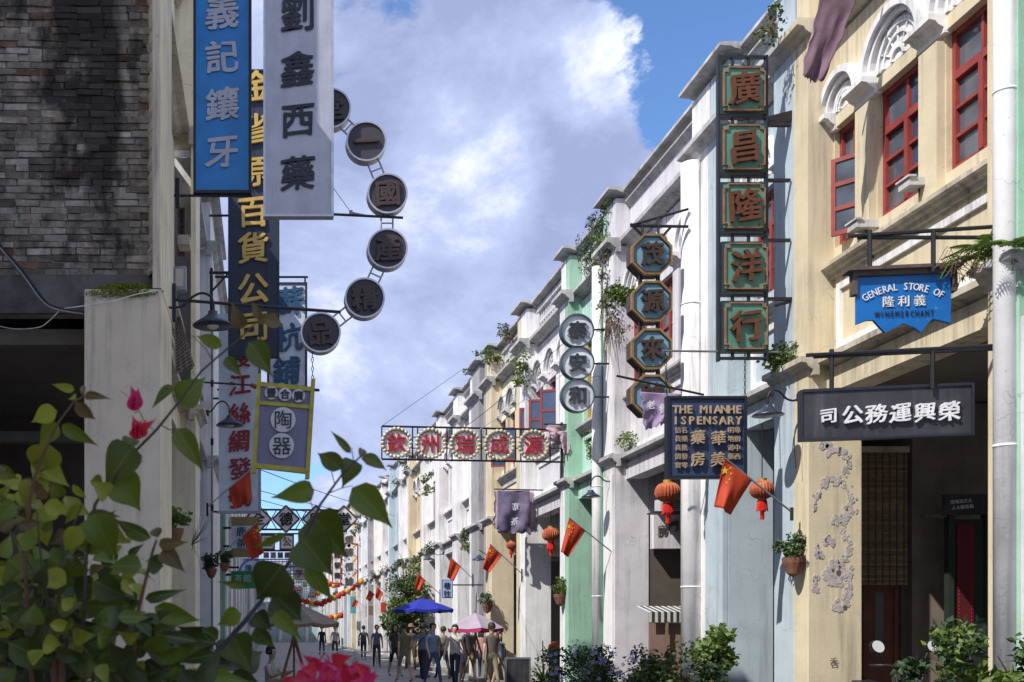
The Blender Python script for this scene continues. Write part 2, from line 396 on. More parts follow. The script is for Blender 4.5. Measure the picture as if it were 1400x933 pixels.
# ---------------------------------------------------------------- shophouses
class Side:
    def __init__(s, side, D): s.s = side; s.D = D
    def X(s, p): return s.s * (s.D - p)
    def bx(s, mb, u0, u1, p0, p1, z0, z1, m=0): return mb.box(s.X(p0), s.X(p1), u0, u1, z0, z1, m)
    def prof(s, mb, prof, u0, u1, m=0): return mb.prism([(s.X(p), z) for p, z in prof], u0, u1, 'y', m)
    def ring(s, mb, u, z, r0, r1, p0, p1, n=18, m=0):
        vs = []; fs = []
        for i in range(n + 1):
            t = math.pi * i / n; c, q = math.cos(t), math.sin(t)
            vs += [(s.X(p0), u + r0*c, z + r0*q), (s.X(p0), u + r1*c, z + r1*q), (s.X(p1), u + r1*c, z + r1*q), (s.X(p1), u + r0*c, z + r0*q)]
        for i in range(n):
            for j in range(4): fs.append((4*i+j, 4*i+(j+1) % 4, 4*i+4+(j+1) % 4, 4*i+4+j))
        fs += [(0, 1, 2, 3), (4*n, 4*n+1, 4*n+2, 4*n+3)]
        return mb.add(vs, fs, m)
RS = Side(1, 6.5); LS = Side(-1, 1.04)
def moulding(S, mb, u0, u1, z, p, h, out, m=0):   # stepped cornice, top at z, back plane p
    S.prof(mb, [(p, z - h), (p + out*.35, z - h), (p + out*.35, z - h*.72), (p + out*.6, z - h*.55), (p + out*.72, z - h*.36), (p + out, z - h*.30), (p + out, z), (p, z)], u0, u1, m)
def window(S, b, u0, u1, z0, z1, p, fm, gm, rows=3, tr=.68, open_near=False, far=False):
    w = MB(); fr = .055 if not far else .08; L = u1 - u0
    S.bx(w, u0, u0+fr, p-.05, p+.05, z0, z1); S.bx(w, u1-fr, u1, p-.05, p+.05, z0, z1)
    S.bx(w, u0+fr, u1-fr, p-.05, p+.05, z0, z0+fr); S.bx(w, u0+fr, u1-fr, p-.05, p+.05, z1-fr, z1)
    zt = z0 + (z1 - z0) * tr; uc = (u0 + u1) / 2
    S.bx(w, u0+fr, u1-fr, p-.047, p+.055, zt-.04, zt+.04)
    S.bx(w, uc-.035, uc+.035, p-.044, p+.06, z0+fr, zt-.04); S.bx(w, uc-.02, uc+.02, p-.03, p+.04, zt+.04, z1-fr)
    zs = [z0 + fr + (zt - .04 - z0 - fr) * i / rows for i in range(rows + 1)]
    for z in zs[1:-1]:
        for a, c in ((u0+fr, uc-.035), (uc+.035, u1-fr)): S.bx(w, a, c, p-.028, p+.045, z-.016, z+.016)
    f = part('window', w, fm, b)
    if far:
        g_ = MB(); S.bx(g_, u0+.02, u1-.02, p-.02, p-.01, z0+.02, z1-.02); part('pane', g_, gm, f); return f
    cells = [(u0+fr, uc-.02, zt+.04, z1-fr), (uc+.02, u1-fr, zt+.04, z1-fr)]
    for i in range(rows):
        for a, c in ((u0+fr, uc-.035), (uc+.035, u1-fr)): cells.append((a, c, zs[i]+.016, zs[i+1]-.016))
    for k, (a, c, z, zz) in enumerate(cells):
        g_ = MB(); S.bx(g_, a, c, p-.012, p+.004, z, zz); part('pane', g_, gm if k % 2 else glassb, f)
    return f
def shutter(S, b, u, p, z0, z1, w_, ang, fm, gm, rows=3):      # an open window sash hinged at u
    mb = MB(); a = R(ang); pts = []
    dx, dy = -S.s * math.sin(a), math.cos(a)
    def q(l, z, t): return (S.X(p) + dx*l - dy*t, u + dy*l + dx*t, z)
    def bar(l0, l1, za, zb, m=0):
        vs = [q(l, z, t) for t in (-.02, .02) for l, z in ((l0, za), (l1, za), (l1, zb), (l0, zb))]
        mb.add(vs, [(0,1,2,3), (7,6,5,4), (0,1,5,4), (1,2,6,5), (2,3,7,6), (3,0,4,7)], m)
    bar(0, .05, z0, z1); bar(w_-.05, w_, z0, z1)
    for i in range(rows + 1):
        z = z0 + (z1 - z0 - .05) * i / rows; bar(.05, w_-.05, z, z+.05)
    f = part('window_sash', mb, fm, b)
    for i in range(rows):
        mb = MB(); z = z0 + (z1-z0-.05)*i/rows + .05; zz = z0 + (z1-z0-.05)*(i+1)/rows
        vs = [q(l, zq, t) for t in (-.004, .004) for l, zq in ((.05, z), (w_-.05, z), (w_-.05, zz), (.05, zz))]
        mb.add(vs, [(0,1,2,3), (7,6,5,4), (0,1,5,4), (1,2,6,5), (2,3,7,6), (3,0,4,7)]); part('pane', mb, gm, f)
    return f
BAL = {}
def balusters(S, b, u0, u1, z0, z1, p, m, pitch=.2):
    h = (z1 - z0); key = (round(h, 3), m.name)
    if key not in BAL:
        q = MB(); q.box(-.045, .045, -.04, .04, 0, h); me = bpy.data.meshes.new('baluster'); me.from_pydata(q.v, [], q.f); me.materials.append(m); BAL[key] = me
    n = max(2, int((u1 - u0) / pitch)); off = wloc(b)
    for i in range(n):
        u = u0 + (u1 - u0) * (i + .5) / n; link('baluster', BAL[key], m, b, Vector((S.X(p), u, z0)) - off)
def arch(S, b, u0, u1, zs, pw, tm, fan, r_over=.11, ribs=True):
    uc = (u0 + u1) / 2; r = (u1 - u0) / 2
    mb = MB(); S.ring(mb, uc, zs, r - .01, r + .045, pw, pw + .10); S.ring(mb, uc, zs, r + .05, r + .13, pw, pw + .15, 20); S.ring(mb, uc, zs, r - .10, r - .05, pw, pw + .05); part('arch_moulding', mb, tm, b)
    mb = MB(); n = 16; poly = [(uc + (r-.02)*math.cos(math.pi*i/n), zs + (r-.02)*math.sin(math.pi*i/n)) for i in range(n+1)]
    mb.prism(poly, S.X(pw - .02), S.X(pw + .02), 'x')
    f = part('fanlight', mb, fan, b)
    if ribs:
        mb = MB()
        for k in range(1, 6):
            t = math.pi * k / 6; c, q = math.cos(t), math.sin(t)
            mb.tube([(S.X(pw+.03), uc + .12*c, zs + .12*q), (S.X(pw+.03), uc + (r-.04)*c, zs + (r-.04)*q)], .012, 5)
        S.ring(mb, uc, zs, .10, .13, pw+.015, pw+.05, 10); S.ring(mb, uc, zs, r*.55, r*.55+.03, pw+.015, pw+.048, 12)
        part('rib', mb, tm, f)
def building(label, S, u0, u1, hn, hf, wall, pil, tm=None, parapet='solid', win='arch3', wins=None, zt=9.85, z2=8.9, frame=None, group=None, pd=.65, upd=.42,
             far=False, pipe=None, fan=None, beamz=4.4, bodyu0=None, cat='shophouse', openw=False, pilN=None, inner=True, lm=None, plaincap=False, deep=9.0):
    tm = tm or trim; frame = frame or redw; fan = fan or white; pilN = pilN or pil; lm = lm or ledge
    b = thing('shophouse', label, cat, (S.X(-1), (u0 + u1) / 2, 0), group)
    a, c = u0 + hn, u1 - hf; pw = -.31; wz = 5.95
    # ground floor pillars + upper pilasters
    for q, (s0, s1, m) in enumerate(((u0, a, pilN), (c, u1, pil))):
        if s1 - s0 < .02: continue
        mb = MB(); S.bx(mb, s0 + .001, s1 - .001, -pd, 0, 0, 4.9 if (q == 0 and plaincap) else 4.835); o = part('pillar', mb, m, b)
        if not far: bevel(o, .012)
        mb = MB(); S.bx(mb, s0 + .001, s1 - .001, -upd, 0, 4.91 if (q == 0 and plaincap) else 4.84, z2 - .14); part('pilaster', mb, m, b)
        e0, e1 = (0, .08) if q == 0 else (.08, 0); e0 += -.001; e1 += -.001
        mb = MB(); moulding(S, mb, s0 - e0, s1 + e1, z2, -.1, .26, .27); part('pilaster_capital', mb, lm, b)
        if not (q == 0 and plaincap):
            mb = MB(); moulding(S, mb, s0 - e0, s1 + e1, 4.86, -.1, .22, .22); part('pillar_capital', mb, lm, b)
        mb = MB(); moulding(S, mb, s0 - e0, s1 + e1, zt, -.42, .17, .56); part('parapet_cap', mb, lm, b)
        mb = MB(); S.bx(mb, s0 + .02, s1 - .02, -.45, -.03, z2, zt - .19); part('parapet_post', mb, m, b)
    # beam, cornices
    mb = MB(); S.bx(mb, a, c, -.55, -.22, beamz, 4.70); part('beam', mb, wall, b)
    mb = MB(); moulding(S, mb, a, c, 4.84, -.5, .22, .42); part('cornice', mb, lm, b)
    mb = MB(); moulding(S, mb, a, c, z2, -.5, .26, .42); part('cornice', mb, lm, b)
    # parapet
    mb = MB(); moulding(S, mb, a, c, zt - .03, -.5, .17, .36); part('parapet_cap', mb, lm, b)
    if parapet == 'solid':
        mb = MB(); S.bx(mb, a, c, -.5, -.30, z2, zt - .2); part('parapet', mb, wall, b)
        if not far:
            mb = MB(); moulding(S, mb, a, c, zt - .24, -.30, .10, .10); part('parapet_moulding', mb, lm, b)
    else:
        mb = MB(); zm = (z2 + zt - .2) / 2; S.bx(mb, a, c, -.45, -.32, z2, z2 + .08); S.bx(mb, a, c, -.44, -.33, zm - .04, zm + .04); S.bx(mb, a, c, -.47, -.28, zt-.32, zt-.2); S.bx(mb, a, a+.14, -.46, -.3, z2+.08, zt-.32); S.bx(mb, c-.14, c, -.46, -.3, z2+.08, zt-.32)
        part('parapet_rail', mb, trim, b)
        if not far:
            balusters(S, b, a + .16, c - .16, z2 + .08, zm - .04, -.385, trim); balusters(S, b, a + .16, c - .16, zm + .04, zt - .32, -.385, trim)
    # body, slab, roof
    bu = bodyu0 or u0
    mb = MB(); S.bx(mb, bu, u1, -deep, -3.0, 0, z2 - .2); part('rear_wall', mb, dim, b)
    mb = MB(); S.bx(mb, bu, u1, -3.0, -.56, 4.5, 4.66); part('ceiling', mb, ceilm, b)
    mb = MB(); S.bx(mb, bu, u1, -deep, -.51, z2 - .19, z2 - .05); part('roof', mb, ledge, b)
    if inner and not far:
        mb = MB(); S.bx(mb, c, u1, -3.0, -pd - .002, 3.75, 4.5); part('cross_beam', mb, wall, b)
        mb = MB(); L = c - a
        for k in range(3):
            x = a + .15 + (L - .3) * k / 3; S.bx(mb, x, x + (L - .3) / 3 - .06, -2.99, -2.93, .15, 2.9)
        part('shop_door', mb, woodd, b)
    # upper wall and windows
    L = c - a
    if win == 'none': wins = []
    elif wins is None:
        if win == 'arch3':
            k = 3 if L > 2.6 else (2 if L > 1.9 else 1); wp = .28; w = (L - wp * (k + 1 if k < 3 else k - 1)) / k; st = a + (wp if k < 3 else 0)
            wins = [(st + i * (w + wp), st + i * (w + wp) + w) for i in range(k)]
        elif win == 'grid': wins = [(a + .1, c - .1)]
        else: wins = [(a + L*.2, c - L*.2)]
    z0, z1 = (6.17, 7.57) if win == 'arch3' else ((5.55, 7.75) if win == 'grid' else (6.0, 7.6))
    mb = MB(); S.bx(mb, a, c, -.5, pw, 4.82, z0 - .01)
    S.bx(mb, a, c, -.5, pw, z1 + .01, z2 - .24)
    ed = [a] + [x for w in wins for x in w] + [c]
    for i in range(0, len(ed), 2):
        if ed[i+1] - ed[i] > .01: S.bx(mb, ed[i], ed[i+1], -.5, pw, z0 - .01, z1 + .01)
    part('wall', mb, wall, b)
    if not wins: return b
    mb = MB(); moulding(S, mb, a, c, wz, pw, .16, .16); part('sill_ledge', mb, lm, b)
    if not far:
        mb = MB()
        S.bx(mb, a+.12, c-.12, pw, pw+.035, 5.62, 5.70); S.bx(mb, a+.12, c-.12, pw, pw+.035, 4.92, 5.0); S.bx(mb, a+.12, a+.2, pw, pw+.035, 5.0, 5.62); S.bx(mb, c-.2, c-.12, pw, pw+.035, 5.0, 5.62)
        part('wall_panel_frame', mb, tm, b)
    for i, (wa, wb) in enumerate(wins):
        if win == 'grid':
            k = max(2, int(round((wb-wa)/.8)))
            for j in range(k):
                q = wa + (wb-wa)*j/k; window(S, b, q, q+(wb-wa)/k-.01, z0, z1, -.42, frame, glass, 3, .72, far=far)
        else: window(S, b, wa, wb, z0, z1, -.42, frame, glass, 3, .68, far=far)
        if win == 'arch3':
            arch(S, b, wa, wb, 7.74, pw, tm, fan, ribs=not far)
            mb = MB(); S.bx(mb, wa + .02, wb - .02, -.40, pw + .03, 7.575, 7.72); part('lintel', mb, wall, b)
    if win == 'arch3':
        mids = [(wins[i][1], wins[i+1][0]) for i in range(len(wins) - 1)]
        ends = [(a, wins[0][0]) if wins[0][0] - a > .1 else (a, a + .12), (wins[-1][1], c) if c - wins[-1][1] > .1 else (c - .12, c)]
        for (s0, s1) in mids:
            mb = MB(); S.bx(mb, s0 + .01, s1 - .01, pw, pw + .09, wz, 7.5); o = part('slender_pilaster', mb, pil if pil is not mint else mintp, b)
            mb = MB(); moulding(S, mb, s0 - .06, s1 + .06, 7.74, pw - .02, .19, .23); part('pilaster_capital', mb, tm, b)
        for (s0, s1) in ends:
            mb = MB(); moulding(S, mb, s0, s1, 7.74, pw - .02, .19, .20); part('pilaster_capital', mb, tm, b)
    return b
def pipe(S, b, u, p, r, z0, z1, m, name='drainpipe'):
    mb = MB(); mb.tube([(S.X(p), u, z0), (S.X(p), u, z1)], r, 18)
    for z in [z0 + (z1 - z0) * k / 4 for k in range(1, 4)]: mb.tube([(S.X(p), u, z - .012), (S.X(p), u, z + .012)], r * 1.035, 18)
    o = part(name, mb, m, b, smooth=False)
    for q in o.data.polygons:
        if len(q.vertices) == 4: q.use_smooth = True
    return o

# right row, near to far
b0 = building('mint green shophouse at the right edge of the photo with round white column', RS, 5.6, 9.74, .4, .25, mint, mint, win='arch3', parapet='solid', pilN=mint)
pipe(RS, b0, 9.60, .04, .093, .1, 12.5, wpipe, 'round_column')
mb = MB(); RS.bx(mb, 9.2, 9.74, -.6, -.02, 0, 4.3); part('rendered_pier', mb, lilac, b0)
b1 = building('cream shophouse with three red arched windows beside the black sign', RS, 9.75, 13.54, .15, .36, cream, cream, tm=white, lm=creaml,
              wins=[(10.1, 11.0), (11.33, 12.24), (12.55, 13.16)], zt=11.2, beamz=4.42, inner=False)
shutter(RS, b1, 12.56, -.40, 6.2, 7.1, .42, 40, redw, glass)
b2 = building('narrow pale blue shophouse behind the green square sign column', RS, 13.541, 16.17, .53, .69, blue, blue, wins=[(14.55, 15.35)], tm=white, fan=white, inner=False)
mb = MB(); RS.bx(mb, 15.74, 16.169, .001, .04, 0.15, 4.5); RS.bx(mb, 15.48, 15.70, .001, .07, .15, 4.6); part('pilaster_strip', mb, blue, b2)
b3 = building('lilac white shophouse with the octagon sign and weathered pillar', RS, 16.171, 21.10, .70, .57, lilac, lilac, tm=white, pilN=white)
pipe(RS, b3, 16.55, .10, .15, .1, 8.62, wpipe, 'round_column')
mb = MB(); RS.bx(mb, 20.55, 21.09, .001, .03, .15, 4.5); RS.bx(mb, 20.55, 21.09, .001, .03, 4.9, 8.6); part('pilaster_strip', mb, white, b3)
b4 = building('mint shophouse with tall yellow windows and overgrown parapet', RS, 21.101, 23.95, .23, .28, mintp, mint, parapet='bal', win='grid', frame=yelw, tm=mintp)
mb = MB(); pipe(RS, b4, 21.3, .09, .10, .1, 8.62, wpipe, 'round_column')
b5 = building('white shophouse with open red casements right of the horizontal round-lettered sign', RS, 23.951, 28.2, .40, .6, lilac, white, parapet='bal', tm=white)
for u, z in ((24.6, 6.2), (25.7, 6.2), (26.7, 6.2)): shutter(RS, b5, u + .9, -.36, z, z + .98, .50, 75, redw, glassb, 2)
b6 = building('cream shophouse with balustrade and arched windows in mid street', RS, 28.201, 32.6, .4, .84, cream2, cream, parapet='bal', tm=trim)
for u in (29.0, 30.2): shutter(RS, b6, u + .9, -.36, 6.2, 7.1, .5, 75, redw, glassb, 2)
b7 = building('narrow grey weathered shophouse just past the cream one', RS, 32.601, 34.9, .3, 1.2, grey, grey, zt=9.9, win='arch3', tm=ledge)
b8 = building('white shophouse after the grey weathered one, solid parapet', RS, 34.901, 38.1, .4, .6, white, white, win='plain', frame=brnw)
b9 = building('white shophouse with low cap, fourth past the cream balustrade', RS, 38.101, 42.0, .4, .6, lilac, white, win='arch3', tm=white)
xs = [42.001]
rr = random.Random(5)
pal = [(white, white), (cream2, cream), (white, white), (blue, blue), (lilac, white), (cream2, white), (white, grey), (blue, white)]
fw = ['white', 'cream', 'plain white', 'pale blue', 'lilac grey', 'ivory', 'grey pillared', 'blue walled']
ORD = 'first second third fourth fifth sixth seventh eighth ninth tenth eleventh twelfth thirteenth fourteenth fifteenth sixteenth seventeenth eighteenth nineteenth twentieth'.split() + ['farthest'] * 20
i = 0
while xs[-1] < 128:
    u = xs[-1]; v = u + rr.uniform(3.4, 4.6); w_, p_ = pal[i % 8]
    hgt = rr.choice((9.6, 9.85, 9.85, 10.3)) if i != 14 else 10.6
    building(f'{fw[i % 8]} shophouse on the right, {ORD[i]} beyond the row end of the blue parasol', RS, u, v, .4, .55, w_, p_, far=True, win=rr.choice(('plain', 'arch3', 'plain')), frame=rr.choice((redw, brnw, redw)),
             zt=hgt, group='far shophouses on the right side', parapet=rr.choice(('solid', 'bal', 'solid')))
    xs.append(v + .001); i += 1
# left row
l1 = building('cream corner shophouse with the dark brick end wall at left', LS, 10.65, 16.7, 1.2, .7, cream2, cream2, tm=creaml, lm=creaml, pd=.735, upd=.07, bodyu0=11.2, pilN=greige, zt=11, win='plain', frame=brnw, inner=False, deep=5, plaincap=True)
mb = MB(); LS.bx(mb, 10.66, 11.84, .001, .012, 0, 4.89); LS.bx(mb, 10.66, 11.84, .001, .012, 4.915, 8.7); part('brightened_street_face', mb, cream2, l1)  # thin paler cover: the street side's brighter light is put into its colour
l2 = building('white shophouse on the left behind the tall blue sign', LS, 16.701, 22.8, .3, 2.1, white, white, win='plain', frame=brnw)
l3 = building('mint pillared shophouse on the left past the tall red-lettered sign', LS, 22.801, 28.5, 1.5, 1.2, white, mint, far=True, win='plain', pilN=white)
l4 = building('white shophouse on the left behind the tea sign', LS, 28.501, 33, 1.0, 1.0, white, white, far=True, win='plain')
u = 33.001; i = 0
while u < 128:
    v = u + rr.uniform(3.8, 5); w_, p_ = pal[(i * 3 + 4) % 8]
    building(f'{fw[(i * 3 + 4) % 8]} shophouse on the left, {ORD[i]} beyond the white one behind the tea sign', LS, u, v, .4, .55, w_, p_, far=True, win=rr.choice(('plain', 'arch3')), zt=rr.choice((9.6, 9.85, 10.2)), group='far shophouses on the left side')
    u = v + .001; i += 1
# building that closes the street
eb = thing('shophouse', 'pale grey arcaded building that closes the far end of the street', 'building', (2.5, 131, 0))
mb = MB(); mb.box(-12, 14, 131, 140, 0, 9.4); part('wall', mb, blueg, eb)
mb = MB(); mb.box(-12, 14, 130.7, 131, 9.2, 9.6); mb.box(-12, 14, 130.8, 131, 4.6, 4.9); part('cornice', mb, trim, eb)
for k in range(10):
    x = -5 + k * 1.6
    mb = MB(); mb.box(x, x + .35, 130.75, 131, 0, 4.6); part('pillar', mb, white, eb)
    for z in (5.3, 7.3):
        mb = MB(); mb.box(x + .45, x + 1.35, 130.9, 131.0, z, z + 1.4); f = part('window', mb, white, eb)
        mb = MB(); mb.box(x + .52, x + 1.28, 130.88, 130.9, z + .07, z + 1.33); part('pane', mb, glassb, f)
# tiled roof rising above the far right row
rt = thing('shophouse', 'taller house with a dark tiled roof above the far right row', 'building', (12, 96, 0))
mb = MB(); mb.box(7.2, 20, 94, 104, 9, 12.4); part('wall', mb, cream2, rt)
mb = MB(); mb.prism([(7.0, 12.4), (13.5, 15.0), (20.4, 12.4), (20.4, 12.2), (7.0, 12.2)], 93.5, 104.5, 'y'); part('roof', mb, mat('dark_roof_tiles', (.07, .06, .055), .9, 0, .4, 3), rt)
# shade-giving neighbour on the near left, just outside the frame
nb = thing('shophouse', 'brick and cream shophouse standing left of the camera before the lane', 'building', (-5, 3, 0))
mb = MB(); mb.box(-10, -2.75, -8, 9.8, 0, 11.0); part('wall', mb, cream2, nb)
mb = MB(); mb.box(-10.2, -2.65, -8.2, 9.9, 11.0, 11.2); part('cornice', mb, creaml, nb)
for k in range(5):
    mb = MB(); y = -6.5 + k * 3; mb.box(-2.76, -2.70, y, y + 1.1, 5.6, 7.6); f = part('window', mb, brnw, nb)
    mb = MB(); mb.box(-2.70, -2.69, y + .1, y + 1.0, 5.7, 7.5); part('pane', mb, glass, f)
#PARTB
# ---------------------------------------------------------------- left end wall: bricks, beam, moss, dark arcade
brickm = mat('old_grey_brick', (.31, .265, .225), .9, 0, .6, 9, 0, bump=.9, bscale=22, rand=.55, smear=(7, .56, .6, (.34, .33, .31)))
soot = None
def sootify(m):     # black run-down stains with a ragged edge across old masonry
    t = m.node_tree; b = t.nodes['Principled BSDF']; src = b.inputs['Base Color'].links[0].from_socket
    g_ = t.nodes.new('ShaderNodeNewGeometry'); mp_ = t.nodes.new('ShaderNodeMapping'); mp_.inputs['Scale'].default_value = (1.2, 1, .55)
    n_ = t.nodes.new('ShaderNodeTexNoise'); n_.inputs['Scale'].default_value = 2.2; n_.inputs['Detail'].default_value = 8; n_.inputs['Roughness'].default_value = .68
    t.links.new(g_.outputs[0], mp_.inputs[0]); t.links.new(mp_.outputs[0], n_.inputs[0])
    tot = None      # where the roof leak ran down: a few soft-edged runs broken up by the noise
    for cx_, cz_, rx_, rz_, am in ((-1.78, 7.9, .42, 1.7, .34), (-2.3, 6.95, .5, .12, .16), (-1.62, 6.3, .16, .9, .22), (-2.45, 7.75, .5, .25, .12), (-2.0, 5.35, 1.2, .18, .10)):
        m2 = t.nodes.new('ShaderNodeVectorMath'); m2.operation = 'SUBTRACT'; t.links.new(g_.outputs[0], m2.inputs[0]); m2.inputs[1].default_value = (cx_, 10.97, cz_)
        m3 = t.nodes.new('ShaderNodeVectorMath'); m3.operation = 'MULTIPLY'; t.links.new(m2.outputs[0], m3.inputs[0]); m3.inputs[1].default_value = (1/rx_, 0, 1/rz_)
        m4 = t.nodes.new('ShaderNodeVectorMath'); m4.operation = 'LENGTH'; t.links.new(m3.outputs[0], m4.inputs[0])
        m5 = t.nodes.new('ShaderNodeMapRange'); t.links.new(m4.outputs['Value'], m5.inputs[0]); m5.inputs[1].default_value = .3; m5.inputs[2].default_value = 1.5; m5.inputs[3].default_value = am; m5.inputs[4].default_value = 0
        m6 = t.nodes.new('ShaderNodeMath'); m6.operation = 'ADD'; t.links.new(tot if tot else n_.outputs[0], m6.inputs[0]); t.links.new(m5.outputs[0], m6.inputs[1]); tot = m6.outputs[0]
    r_ = t.nodes.new('ShaderNodeMapRange'); r_.inputs[1].default_value = .56; r_.inputs[2].default_value = .72; t.links.new(tot, r_.inputs[0])
    q = t.nodes.new('ShaderNodeMath'); q.operation = 'MULTIPLY'; q.inputs[1].default_value = .88; t.links.new(r_.outputs[0], q.inputs[0])
    x = t.nodes.new('ShaderNodeMix'); x.data_type = 'RGBA'; t.links.new(q.outputs[0], x.inputs[0]); t.links.new(src, x.inputs[6]); x.inputs[7].default_value = (.010, .009, .010, 1)
    t.links.new(x.outputs[2], b.inputs['Base Color'])
brickr = mat('old_red_brown_brick', (.21, .12, .085), .9, 0, .5, 9, bump=.7, bscale=22, rand=.4)
brickl = mat('old_pale_brick', (.42, .38, .34), .9, 0, .5, 9, bump=.7, bscale=22, rand=.4)
mortar = mat('dirty_lime_mortar', (.30, .27, .235), .95, 0, .6, 6, bump=.9, bscale=14)
for m in (brickm, brickr, brickl, mortar): sootify(m)
mb = MB(); mb.box(-6, -1.12, 10.968, 11.19, 4.76, 11); part('end_wall', mb, mortar, l1)
mb = MB(); mb.box(-6, -1.776, 10.90, 10.966, 4.74, 5.12); mb.box(-1.776, -1.12, 10.91, 10.966, 4.76, 5.12)
cb = mat('sooty_concrete_beam', (.13, .125, .125), .9, 0, .5, 4, bump=.5, bscale=20); sootify(cb); part('beam', mb, cb, l1)
rb = random.Random(3); bmesh_pool = []
mb = MB(); vs = []
for k in range(90):
    zz = 5.1 + k * .033; q = .035 * (1 + noise.noise(Vector((k * .5, 0, 0)))) + .012; vs += [(-1.075, 10.64 + .004, zz), (-1.125 - q, 10.90 - q*.5, zz), (-1.13 - q, 10.97, zz)]
mb.add(vs, [(3*i, 3*i+1, 3*i+4, 3*i+3) for i in range(89)] + [(3*i+1, 3*i+2, 3*i+5, 3*i+4) for i in range(89)]); part('ragged_plaster_edge', mb, greige, l1)
for k in range(8):
    q = MB(); q.box(-.119, .119, -.045, .045, -.0295, .0295)
    vs = [(x + rb.uniform(-.010, .010), y + rb.uniform(-.011, .011), z + rb.uniform(-.006, .006)) for x, y, z in q.v]
    for mm in (brickm, brickr, brickl):
        me = bpy.data.meshes.new('brick'); me.from_pydata(vs, [], q.f); me.materials.append(mm); bmesh_pool.append(me)
off = wloc(l1); z = 5.155; row = 0
while z < 7.92:
    x = -2.86 + (.12 if row % 2 else 0) + rb.uniform(-.03, .03)
    while x < -1.16:
        sxx = rb.choice((1, 1, 1, .97, .95, 1.03, .5)); w_ = .236 * sxx
        if x + w_ > -1.13: w_ = -1.13 - x; sxx = w_ / .236
        if sxx > .2:
            t = rb.random(); k = 0 if t < .78 else (1 if t < .84 else 2)
            o = link('brick', bmesh_pool[rb.randrange(8) * 3 + k], None, l1, Vector((x + w_/2, 10.992 + rb.uniform(-.014, .014), z + rb.uniform(-.004, .004))) - off)
            o.scale = (sxx, 1, rb.uniform(.93, 1.05)); o.rotation_euler = (rb.uniform(-.03, .03), rb.uniform(-.018, .018), rb.uniform(-.03, .03))
        x += w_ + .012
    z += .0690; row += 1
moss = MB(); leaves(moss, (-1.40, 10.80, 4.90), (.37, .17, .05), 3600, .028, 5, -1, 0, 0); leaves(moss, (-1.36, 10.80, 4.93), (.27, .15, .05), 2000, .024, 6, -1, 0, 0)
leaves(moss, (-1.4, 10.63, 4.86), (.38, .02, .05), 700, .02, 7, .5, 0, 0)
o = part('moss_cushion', moss, mat('yellow_green_moss', (.17, .23, .02), .95, 0, .5, 8, bump=0), None); o['kind'] = 'stuff'; tag(o, 'strip of yellow-green moss on top of the beige pillar below the brick wall', 'moss')
# dark arcade under the brick wall
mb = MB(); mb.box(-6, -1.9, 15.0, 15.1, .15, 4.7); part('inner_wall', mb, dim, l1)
mb = MB(); mb.box(-6, -2.0, 12.6, 12.75, 3.75, 3.87); part('inner_beam', mb, mat('dusty_grey_beam', (.14, .14, .13), .9), l1)
mb = MB(); mb.box(-6, -2.0, 13.0, 13.12, 3.0, 3.06); part('door_lintel', mb, mat('dusty_grey_beam', ()), l1)
mb = MB(); mb.box(-3.06, -2.92, 12.95, 13.1, .15, 3.0); part('door_post', mb, mat('dusty_grey_beam', ()), l1)
t = thing('shop_stall', 'dim stall of bottles and red packets in the dark arcade behind the leaves', 'stall', (-2.5, 13.4, .15))
mb = MB()
for z in (.9, 1.35, 1.8): mb.box(-2.95, -2.1, 13.2, 13.6, z, z + .03)
for x in (-2.93, -2.13): mb.box(x, x + .04, 13.2, 13.6, .15, 2.6)
part('shelf', mb, woodd, t)
for k in range(12):
    mb = MB(); x = -2.85 + (k % 6) * .12; z = (.93, 1.38)[k // 6]; c_ = rb.choice((redw, glass, mint, white, yelw))
    mb.lathe((x, 13.3, z), [(.035, 0), (.038, .2), (.015, .26), (.015, .31)], 10); part('bottle', mb, c_, t, True)
mb = MB(); mb.box(-2.55, -2.35, 13.18, 13.2, 1.9, 2.5); part('packet', mb, lantm, t)

# cables
def cable(name, label, pts, Y, r, m, cat='cable', group=None):
    L = [P(x, y, Y if not isinstance(Y, (list, tuple)) else Y[i]) for i, (x, y) in enumerate(pts)]; out = []
    for i in range(len(L) - 1):
        p0 = L[max(i-1, 0)]; p1 = L[i]; p2 = L[i+1]; p3 = L[min(i+2, len(L)-1)]
        for k in range(6):
            t = k / 6; out.append(.5 * ((2*p1) + (-p0+p2)*t + (2*p0-5*p1+4*p2-p3)*t*t + (-p0+3*p1-3*p2+p3)*t**3))
    out.append(L[-1]); mb = MB(); mb.tube(out, r, 6)
    o = part(name, mb, m, None, True); return tag(o, label, cat, group)
cable('electric_cable', 'thick black cable sagging down across the brick wall', [(-20, 315), (0, 336), (30, 370), (58, 408), (75, 421), (116, 428)], 10.8, .014, iron)
cable('electric_cable', 'pale grey conduit cable ending at the beige pillar', [(-5, 334), (28, 372), (56, 410), (76, 423), (116, 430)], 10.78, .010, galv)
cable('white_string', 'thin white string running up to the pillar top', [(88, 422), (150, 413), (185, 403), (219, 397)], 10.6, .005, white)
cable('white_string', 'short white string knotted below the thick cable', [(80, 426), (66, 440), (52, 448), (20, 450), (-10, 444)], 10.75, .004, white)
cable('electric_cable', 'dangling thin cable in front of the dark arcade', [(88, 440), (86, 455), (92, 470), (98, 478)], 11.3, .005, iron)

# ---------------------------------------------------------------- left signs

